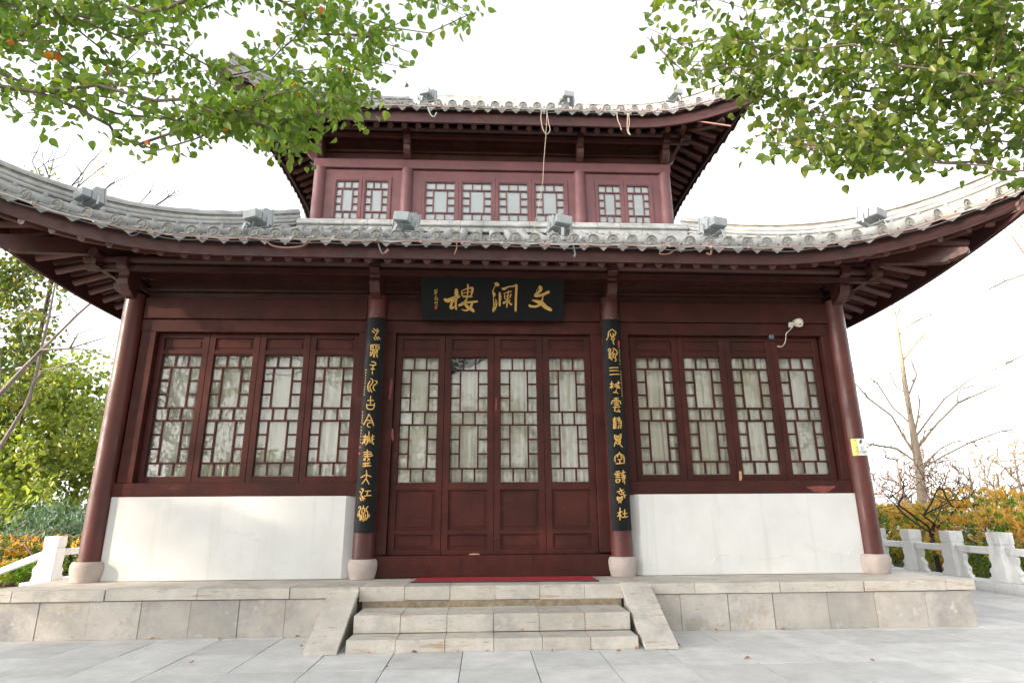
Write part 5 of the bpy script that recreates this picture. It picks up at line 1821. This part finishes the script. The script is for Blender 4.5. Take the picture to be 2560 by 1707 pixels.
# ---- left background
def trunkline(pts):
    return [(tuple(p)) for p in pts]
def simple_tree(name, label, cat, base, h, crown, n, bark, leafm, seed, lean=(0, 0), gap=None, **kw):
    bx, by, bz = base
    tr_ = [(bx + lean[0] * f * f, by + lean[1] * f * f, bz + h * f) for f in (0, 0.15, 0.3, 0.5, 0.7, 0.85)]
    T = []
    for i, (c, r, k) in enumerate(crown):
        T += ellipsoid(int(n * k), c, r, seed * 7 + i, 0.35, None, kw.get('clump'))
    kw.pop('clump', None)
    if gap:
        T = [p for p in T if not (gap[0] < p[1] < gap[1] and p[2] < gap[2])]
    return tree(name, label, cat, base, [(tr_, -1)], T, bark, leafm, seed, **kw)
simple_tree('garden_tree', 'bright yellow green leafy tree beyond the left balustrade', 'tree', (-14.0, 9.5, 0), 5.4,
            [((-14.4, 9.8, 3.6), (3.4, 2.4, 2.8), 0.55), ((-12.2, 9.3, 3.4), (2.0, 1.8, 3.0), 0.45)], 950, 'bark', 'leafB', 51, per=15, spread=0.16, size=0.145, seg=0.5, clump=1.7, r_tip=0.006, rmax=0.16)
simple_tree('garden_tree', 'taller olive green tree at the far left edge reaching above the eave', 'tree', (-13.3, 6.5, 0), 8.2,
            [((-12.9, 6.6, 5.9), (1.9, 1.6, 2.4), 0.55), ((-13.0, 7.0, 8.9), (1.9, 1.6, 1.9), 0.45)], 480, 'barkgrey', 'leafD', 52, lean=(0.3, 0.3), per=12, spread=0.14, size=0.13, seg=0.5, clump=2.0, r_tip=0.006, rmax=0.13)
simple_tree('cedar_tree', 'low blue green cedar with drooping boughs behind the left balustrade', 'tree', (-11.6, 8.2, 0), 2.6,
            [((-11.2, 8.0, 1.0), (1.5, 0.9, 0.75), 0.6), ((-14.5, 8.2, 0.9), (1.6, 0.9, 0.7), 0.4)], 210, 'bark', 'leafC', 53, per=34, spread=0.15, size=0.20, shape='needle', seg=0.4, down=0.9, r_tip=0.006, rmax=0.1)
# leafless grey stems leaning across the gap at the left
def bare(name, label, base, chains, targets, bark, seed, **kw):
    return tree(name, label, 'tree', base, chains, targets, bark, None, seed, **kw)
def pp(u, v, y):
    return tuple(at(u * F, v * F, y))
ya = 5.2
main = [pp(-160, 1330, ya), pp(-60, 1000, ya), pp(0, 905, ya), pp(60, 840, ya), pp(130, 770, ya), pp(178, 722, ya), pp(215, 690, ya - 0.4), pp(290, 640, ya - 1.0)]
main[0] = (main[0][0], main[0][1], 0.0)
b2_ = [pp(0, 905, ya), pp(0, 850, ya + 0.2), pp(-6, 760, ya + 0.3), pp(-10, 640, ya + 0.4)]
T = [pp(u, v, ya + dy) for u, v, dy in ((270, 830, -0.1), (260, 850, 0), (225, 780, .3), (240, 745, -.2), (160, 800, 0), (90, 700, .3), (262, 765, 0), (205, 660, 0.1), (285, 700, .3), (150, 690, .2))]
bare('bare_tree', 'grey leafless tree whose thick stem slants up to the right under the left eave', main[0], [(main, -1), (b2_, 2)], T, 'barkgrey', 61, r_tip=0.014, expo=0.66, rmax=0.11, seg=0.35, jitter=0.35, sides=6, back=0.4)
yb_ = 6.4
main = [pp(-120, 1330, yb_), pp(-40, 1090, yb_), pp(10, 1010, yb_), pp(60, 930, yb_), pp(80, 875, yb_), pp(95, 800, yb_), pp(112, 730, yb_), pp(125, 660, yb_), pp(140, 560, yb_)]
main[0] = (main[0][0], main[0][1], 0.0)
T = [pp(u, v, yb_ + dy) for u, v, dy in ((150, 620, 0.2), (160, 720, 0), (100, 640, .2), (240, 870, -.2), (275, 845, -.2), (20, 700, 0), (180, 830, 0.2), (200, 780, 0.1))]
bare('bare_tree', 'slender second leafless tree at the left bending upright behind the slanting grey one', main[0], [(main, -1)], T, 'barkgrey', 62, r_tip=0.014, expo=0.62, rmax=0.095, seg=0.35, jitter=0.35, sides=6, back=0.4)
# leafless tree whose twigs and seed heads stand above the left part of the lower roof
yz = 9.0
def zz5(u, v, dy=0.0):
    return tuple(at(u * 400 / 2352, 380 + v * 400 / 2352, yz + dy))
hub = zz5(900, 1250)
main = [(hub[0] - 0.1, hub[1], 0.0), (hub[0] - 0.05, hub[1], hub[2] * 0.4), (hub[0], hub[1], hub[2] * 0.75), hub]
br = [([zz5(800, 800), zz5(720, 370), zz5(640, 180), zz5(620, 0), zz5(560, -180)], 3), ([zz5(950, 700), zz5(1055, 495), zz5(1200, 330), zz5(1330, 150), zz5(1480, 0), zz5(1560, -110)], 3),
      ([zz5(1000, 750), zz5(1140, 515), zz5(1300, 380), zz5(1480, 240), zz5(1560, 200)], 3), ([zz5(1250, 850), zz5(1525, 565), zz5(1650, 470), zz5(1850, 370), zz5(1995, 280)], 3),
      ([zz5(700, 700), zz5(470, 130), zz5(545, 0), zz5(590, -120)], 3), ([zz5(1600, 1000), zz5(2060, 750), zz5(2180, 620), zz5(2300, 510)], 3), ([zz5(560, 250), zz5(700, 150), zz5(950, 60)], 3), ([zz5(600, 330), zz5(750, 270), zz5(990, 130)], 3),
      ([zz5(1900, 1000), zz5(2350, 750), zz5(2480, 660), zz5(2560, 600)], 3)]
T = []
r_ = np.random.default_rng(77)
for c, k in br:
    for q in range(4):
        T.append(np.array(c[r_.integers(1, len(c))]) + r_.normal(0, 0.3, 3) + np.array((0.15, 0, 0.25)))
t_ = bare('bare_tree', 'leafless tree behind the left lower roof with tan seed heads on its upright twigs', main[0], [(main, -1)] + br, T, 'barkdark', 64, r_tip=0.010, expo=0.5, rmax=0.12, seg=0.3, jitter=0.3, sides=5)
b = MB()
C, D = [], []
for (u, v) in ((1500, 80), (1440, 150), (1480, 200), (1560, 210), (1500, 290), (1420, 260), (1410, 310), (1500, 340), (1590, 390), (1360, 500), (1380, 490), (1160, 300), (1200, 330), (740, 230), (1980, 290), (640, 100), (600, 60), (1470, 60)):
    for q in range(7):
        C.append(np.array(zz5(u, v)) + r_.normal(0, 0.07, 3))
        D.append(r_.normal(0, 1, 3))
leaves(b, C, D, 0.075, 'quad', 66)
b.build('seed_heads', M['leafY'], t_)
# small shrub, bush, hedges
T = [pp(u, v, 6.0) for u, v in ((10, 1250), (55, 1200), (30, 1235), (150, 1225), (110, 1215), (180, 1222), (175, 1235), (130, 1260), (60, 1240), (95, 1205), (20, 1262))]
base = pp(85, 1335, 6.0)
bare('bare_shrub', 'small leafless shrub with a twisted stem beside the left stair balustrade', base, [([base, pp(88, 1300, 6.0), pp(75, 1275, 6.0), pp(58, 1250, 6.0)], -1)], T, 'bark', 63, r_tip=0.012, expo=0.5, rmax=0.045, seg=0.2, jitter=0.4)

def hedge(name, label, cat, boxes, n, leafms, size, seed, cores=True, shape='long', core_m='leafHg', group=None):
    """rounded leafy masses: boxes of (centre, radii)"""
    c0 = boxes[0][0]
    t = thing(name, label, cat, (c0[0], c0[1], 0), group)
    r_ = np.random.default_rng(seed)
    vol = [q[1][0] * q[1][1] + q[1][0] * q[1][2] + q[1][1] * q[1][2] for q in boxes]
    parts = [MB() for _ in leafms]
    twig = MB()
    for (c, r), v in zip(boxes, vol):
        k = int(n * v / sum(vol))
        C, D, B_ = [], [], []
        while len(C) < k:
            d = r_.normal(0, 1, 3)
            d /= np.linalg.norm(d)
            s_ = np.sign(d) * np.abs(d) ** 0.75
            s_ /= np.linalg.norm(s_) ** 0.6
            bump = 1 + 0.10 * math.sin(7 * d[0] + seed) * math.sin(6 * d[1]) + 0.08 * math.sin(11 * d[2] + 5 * d[0])
            f = (r_.uniform(0.80, 1.0) if r_.random() < 0.8 else r_.uniform(0.55, 0.8)) * bump
            p = np.array(c) + s_ * np.array(r) * f
            if p[2] < 0.05:
                continue
            hgt = (p[2] - (c[2] - r[2])) / (2 * r[2])
            cls = (0.35 + 0.6 * hgt) * (f / bump - 0.5) * 2.2 + r_.normal(0, 0.20)
            # rosettes of leaves
            for _ in range(7):
                dd = d + r_.normal(0, 0.75, 3)
                dd[2] += 0.35
                C.append(p + r_.normal(0, 0.02, 3))
                D.append(dd)
                B_.append(cls)
        C, D, B_ = np.array(C), np.array(D), np.array(B_)
        top = B_ > 0.57
        for sel, mb in ((top, parts[0]), (~top, parts[-1])):
            if sel.any():
                leaves(mb, C[sel], D[sel], size, shape, seed + 5, 0.6)
        for _ in range(14):
            a = r_.uniform(0, 6.28)
            p0 = np.array((c[0] + r_.uniform(-0.4, 0.4) * r[0], c[1] + r_.uniform(-0.4, 0.4) * r[1], 0))
            p1 = np.array(c) + np.array((math.cos(a) * r[0] * 0.75, math.sin(a) * r[1] * 0.75, r_.uniform(-0.3, 0.75) * r[2]))
            twig.tube([p0, (p0 + p1) / 2 + r_.normal(0, 0.1, 3), p1], [0.022, 0.015, 0.006], 5)
    twig.build('stems', M['barkdark'], t)
    for mb, lm, nm in zip(parts, leafms, ('young_leaves', 'older_leaves')):
        if mb.v:
            mb.build(nm, M[lm], t)
    return t
hedge('photinia_hedge', 'tall orange leaved hedge behind the balustrade at the right edge', 'hedge', [((12.2, 6.0, 0.82), (1.9, 1.7, 1.08)), ((13.8, 4.2, 0.8), (1.8, 1.6, 1.1)), ((10.9, 4.2, 0.62), (1.1, 1.7, 0.80))], 30000, ['leafH', 'leafHg'], 0.105, 71)
hedge('photinia_hedge', 'lower orange topped hedge between the right column and the plum tree', 'hedge', [((10.3, 8.4, 0.72), (1.5, 1.2, 0.86)), ((11.8, 9.6, 0.74), (1.6, 1.2, 0.84))], 13000, ['leafH', 'leafHg'], 0.11, 72)
hedge('photinia_hedge', 'orange leaved hedge behind the left stair balustrade', 'hedge', [((-12.6, 7.2, 0.40), (2.2, 0.8, 0.55)), ((-10.6, 7.6, 0.40), (1.3, 0.7, 0.52)), ((-10.9, 5.7, -0.1), (1.0, 0.5, 0.5))], 11000, ['leafH', 'leafHg'], 0.10, 73)
hedge('clipped_bush', 'small round bright green bush behind the left stair rail', 'bush', [((-9.95, 5.5, 0.06), (0.42, 0.4, 0.38))], 3200, ['leafG', 'leafG'], 0.055, 74)

# ---- right background
# tall leafless ginkgo
yg = 11.0
def gg(u, v, dy=0.0):
    return tuple(at(u * F, v * F, yg + dy))
main = [(0, 0, 0), gg(2118, 1160), gg(2112, 1080), gg(2100, 1010), gg(2090, 950), gg(2078, 880), gg(2070, 820), gg(2062, 760), gg(2057, 710)]
main[0] = (main[1][0] + 0.02, main[1][1], 0.0)
def arc(pts):
    return [gg(*p) for p in pts]
br = [(arc(((2104, 1048), (2080, 1010), (2048, 955), (1995, 915), (1955, 870))), 2), (arc(((2094, 975), (2050, 935), (2015, 880), (1975, 850))), 3),
      (arc(((2102, 1035), (2150, 975), (2200, 925), (2280, 890), (2350, 860))), 3), (arc(((2098, 1010), (2135, 960), (2170, 915), (2230, 870), (2290, 845), (2352, 820))), 3),
      (arc(((2112, 1080), (2170, 1045), (2230, 1015), (2300, 990), (2380, 980))), 2), (arc(((2110, 1065), (2060, 1030), (2000, 1020), (1960, 1018))), 2),
      (arc(((2085, 905), (2060, 890), (2045, 860), (2025, 835))), 5), (arc(((2072, 830), (2095, 800), (2120, 770), (2150, 745))), 6), (arc(((2064, 770), (2090, 745), (2130, 725), (2160, 718))), 7),
      (arc(((2100, 1000), (2108, 960), (2112, 930), (2108, 900))), 3), (arc(((2086, 910), (2098, 880), (2106, 860))), 5), (arc(((2058, 730), (2050, 700), (2048, 680))), 7), (arc(((2112, 1090), (2130, 1060), (2160, 1030), (2190, 1015))), 2)]
r_ = np.random.default_rng(5)
T = []
for c, k in br:
    for q in range(5):
        p = np.array(c[r_.integers(1, len(c))]) + r_.normal(0, 0.28, 3)
        T.append(p)
bare('bare_ginkgo', 'tall tan leafless tree with upswept branches right of the pavilion', main[0], [(main, -1)] + br, T, 'barkpale', 81, r_tip=0.017, expo=0.52, rmax=0.17, seg=0.3, jitter=0.3, sides=6)
# dark plum in front of the hedge
base = (9.95, 5.15, 0.0)
fork = tuple(at(2140 + 990 * 420 / 2195, 1200 + 690 * 420 / 2195, 5.15))
q5 = 420 / 2195
def pl(u, v, dy=0.0):
    return tuple(at(2140 + u * q5, 1200 + v * q5, 5.15 + dy))
chains = [([base, pl(1060, 1050), pl(1010, 850), pl(990, 740), fork], -1),
          ([pl(900, 640), pl(780, 560), pl(640, 450, .1), pl(540, 340, .2), pl(430, 240, .3), pl(300, 90, .3), pl(200, 40, .4)], 4),
          ([pl(930, 590, -.1), pl(780, 490, -.2), pl(640, 380, -.3), pl(560, 330, -.4), pl(400, 100, -.4)], 4),
          ([pl(600, 440, .1), pl(430, 410, .2), pl(260, 360, .2)], 6),
          ([pl(1040, 590, .1), pl(1090, 500, .2), pl(1200, 430, .3), pl(1310, 385, .3), pl(1390, 270, .3), pl(1500, 190, .4), pl(1600, 60, .4)], 4),
          ([pl(1300, 385, .2), pl(1190, 260, .1), pl(1140, 130, .1), pl(1080, 90, .1), pl(960, -60, .2)], 4),
          ([pl(1020, 570, -.2), pl(880, 460, -.3), pl(990, 290, -.3), pl(1060, 120, -.4), pl(1120, 20, -.4)], 4),
          ([pl(1320, 380, .3), pl(1500, 330, .4), pl(1680, 320, .5)], 4)]
r_ = np.random.default_rng(15)
T = []
for _ in range(330):
    u, v = r_.uniform(180, 1750), r_.uniform(-330, 420)
    if ((u - 900) / 900) ** 2 + ((v - 380) / 720) ** 2 < 1:
        T.append(pl(u, v, r_.uniform(-1.0, 1.0)))
bare('plum_tree', 'dark twiggy leafless plum tree behind the right balustrade', base, chains, T, 'barkdark', 82, r_tip=0.0042, expo=0.52, rmax=0.075, seg=0.22, jitter=0.5, sides=5, back=0.35)
# pale leafless trees further off
bg = [(18.0, 17.5, 5.0, 'pale leafless tree standing far behind the plum tree, left of the ginkgo', None), (20.2, 19, 5.0, 'pale leafless tree standing far behind, directly behind the ginkgo trunk', None), (21.6, 18, 4.6, 'pale leafless tree standing far behind, right of the ginkgo trunk', None),
      (21.6, 15.5, 4.9, 'sparse tree with a few tan leaves above the right hedge', 'leafY'), (24.8, 17.5, 5.2, 'sparse tree with tan leaves at the right edge, farther than its neighbour', 'leafY'), (17.6, 20, 4.2, 'pale leafless tree just right of the far right column, far behind', None)]
for i, (x, y, h, lab, lm) in enumerate(bg):
    T = ellipsoid(330, (x, y, h * 0.60), (2.1, 1.6, h * 0.42), 300 + i, 0.2)
    tree('bare_tree' if lm is None else 'sparse_tree', lab, 'tree', (x, y, 0), [([(x, y, 0), (x + 0.1, y, h * 0.15), (x + 0.05, y, h * 0.3), (x - 0.05, y, h * 0.5), (x, y, h * 0.7)], -1)], T, 'twigpale', lm, 320 + i,
         r_tip=0.014, expo=0.40, rmax=0.12, seg=0.35, jitter=0.5, per=1, spread=0.12, size=0.14, shape='quad', sides=4, group='pale trees beyond the right hedge', back=0.4)
# branches of a leafless tree standing outside the right edge
ye = 4.5
def ee(u, v, dy=0.0):
    return tuple(at(u * F, v * F, ye + dy))
main = [(14.5, 4.6, 0.0), (14.4, 4.6, 2.0), (14.2, 4.6, 4.0), (14.0, 4.6, 5.6)]
br = [([ee(2440, 590), ee(2352, 582), ee(2330, 550), ee(2300, 515), ee(2285, 490, 0.3)], 2), ([ee(2430, 560), ee(2380, 535), ee(2345, 520), ee(2310, 508, .3), ee(2290, 490, .4)], 2), ([ee(2420, 640), ee(2352, 630), ee(2310, 645), ee(2270, 665)], 2), ([ee(2420, 800), ee(2352, 815), ee(2310, 835)], 1)]
T = [ee(2300, 640), ee(2275, 662), ee(2330, 836), ee(2310, 828), ee(2318, 540), ee(2340, 530)]
bare('bare_tree', 'leafless tree at the right edge whose knobbly branches poke in under the eave tip', main[0], [(main, -1)] + br, T, 'barkpale', 91, r_tip=0.016, expo=0.5, rmax=0.16, seg=0.3, jitter=0.3, sides=6)

# ---- out of view: bare trees mirrored in the glass, evergreens added to block light
for i, (x, y, h, lab) in enumerate(((-5.5, -16, 8.5, 'leafless tree behind the viewer, left of the path'), (-11, -14, 9.5, 'leafless tree behind the viewer, far to the left'), (2.5, -18, 8, 'leafless tree behind the viewer, on the right'))):
    T = ellipsoid(200, (x, y, h * 0.66), (2.8, 2.6, h * 0.36), 400 + i, 0.2)
    tree('bare_tree', lab, 'tree', (x, y, 0), [([(x, y, 0), (x + 0.1, y, h * 0.15), (x + 0.05, y, h * 0.3), (x - 0.05, y, h * 0.5), (x, y, h * 0.7)], -1)], T, 'barkdark', None, 420 + i,
         r_tip=0.012, expo=0.48, rmax=0.2, seg=0.5, jitter=0.5, sides=4, back=0.4)
for i, (x, y, c, r, lab) in enumerate(((8.5, -19, 4.0, (4.0, 3, 3.4), 'evergreen added behind the viewer to block low sky, on the right'), (-1.5, -24, 4.6, (6.0, 3, 4.2), 'evergreen added behind the viewer to block low sky, straight back'), (-10.5, -21, 2.4, (5.0, 3, 2.1), 'evergreen added behind the viewer to block low sky, to the back left'), (17.5, -13, 4.6, (4.0, 4, 4.2), 'evergreen added out of view at the far right to block low sky'),  (-17, -9, 4.2, (3.4, 3.4, 3.6), 'evergreen added out of view at the far left to block the sun'), (-13.5, -8.0, 2.6, (2.6, 2.6, 2.4), 'low evergreen added out of view at the left to block the sun'))):
    T = ellipsoid(360, (x, y, c), r, 500 + i, 0.35, 0.4, 1.4)
    tree('added_evergreen', lab, 'tree', (x, y, 0), [([(x, y, 0), (x, y, c * 0.4), (x + 0.1, y, c * 0.8), (x, y, c)], -1)], T, 'bark', 'leafD', 520 + i, r_tip=0.008, rmax=0.2, per=16, spread=0.25, size=0.28, shape='quad', seg=0.7, sides=4)  # unseen evergreens added to cut sun and low sky off the facade
simple_tree('added_evergreen', 'broad evergreen added out of view far to the left to keep sun off the pavilion', 'tree', (-24, -14.5, 0), 8.0, [((-24, -14.6, 8.6), (5.0, 3.9, 6.6), 1.0)], 330, 'bark', 'leafD', 540, gap=(-14.0, -12.3, 11.5), per=12, spread=0.3, size=0.42, shape='quad', seg=0.9, sides=4, clump=1.1)  # added sun blocker, its crown gap lets a patch of sun through
simple_tree('added_evergreen', 'very tall evergreen added out of view far to the left to keep sun off the upper storey', 'tree', (-27, -10, 0), 15.0, [((-27, -10.3, 16.2), (5.0, 4.9, 4.2), 0.72), ((-27, -15.0, 15.2), (4.0, 3.0, 3.0), 0.28)], 350, 'bark', 'leafD', 541, per=12, spread=0.4, size=0.42, shape='quad', seg=0.9, sides=4, clump=1.1)  # added sun blocker, crowns placed to shade the upper walls

# ---- fallen leaves on the paving
spots = [(-4.75, -0.99, 0.03, 'red fallen leaf lying in the paving joint near the left end of the platform', 0.06), (-2.25, -1.12, 0.02, 'small brown fallen leaf near the foot of the left cheek slab', 0.05), (1.25, -2.0, 0.0, None, 0.05), (-0.4, -1.9, 0.0, None, 0.045), (0.25, -1.905, 0.0, None, 0.04), (0.55, -1.91, 0.0, None, 0.05), (-0.85, -1.9, 0.0, None, 0.05), (1.42, -1.88, 0.0, None, 0.05), (-3.1, -1.05, 0, None, 0.05), (3.4, -0.98, 0, None, 0.05), (0.3, -1.555, 0.13, 'brown fallen leaf lying on the lower step', 0.045), (-1.3, -1.9, 0, None, 0.04), (2.4, -2.4, 0.0, None, 0.05), (-2.9, -2.2, 0, None, 0.045), (2.6, -1.0, 0, None, 0.05), (4.4, -1.02, 0, None, 0.045), (-3.9, -1.0, 0, None, 0.045), (1.95, -1.3, 0, None, 0.05), (1.9, -1.75, 0, None, 0.04), (-2.05, -1.5, 0, None, 0.045), (0.95, -1.93, 0, None, 0.04), (-0.1, -1.92, 0, None, 0.05), (3.5, -2.6, 0, None, 0.045), (-1.0, -2.5, 0, None, 0.04)]
for i, (x, y, z, lab, s) in enumerate(spots):
    b = MB()
    a = rng.random() * 6.28
    leaves(b, [(0, 0, 0)], [(math.cos(a), math.sin(a), 0.12)], s * 1.0, 'ovate', 900 + i, 6, 0.35)
    o = b.build('fallen_leaf', M['leafF'])
    o.location = (x, y, z + 0.012)
    tag(o, lab or 'small brown fallen leaf lying on the paving by the steps or platform foot', 'leaf', 'fallen leaves on the paving')
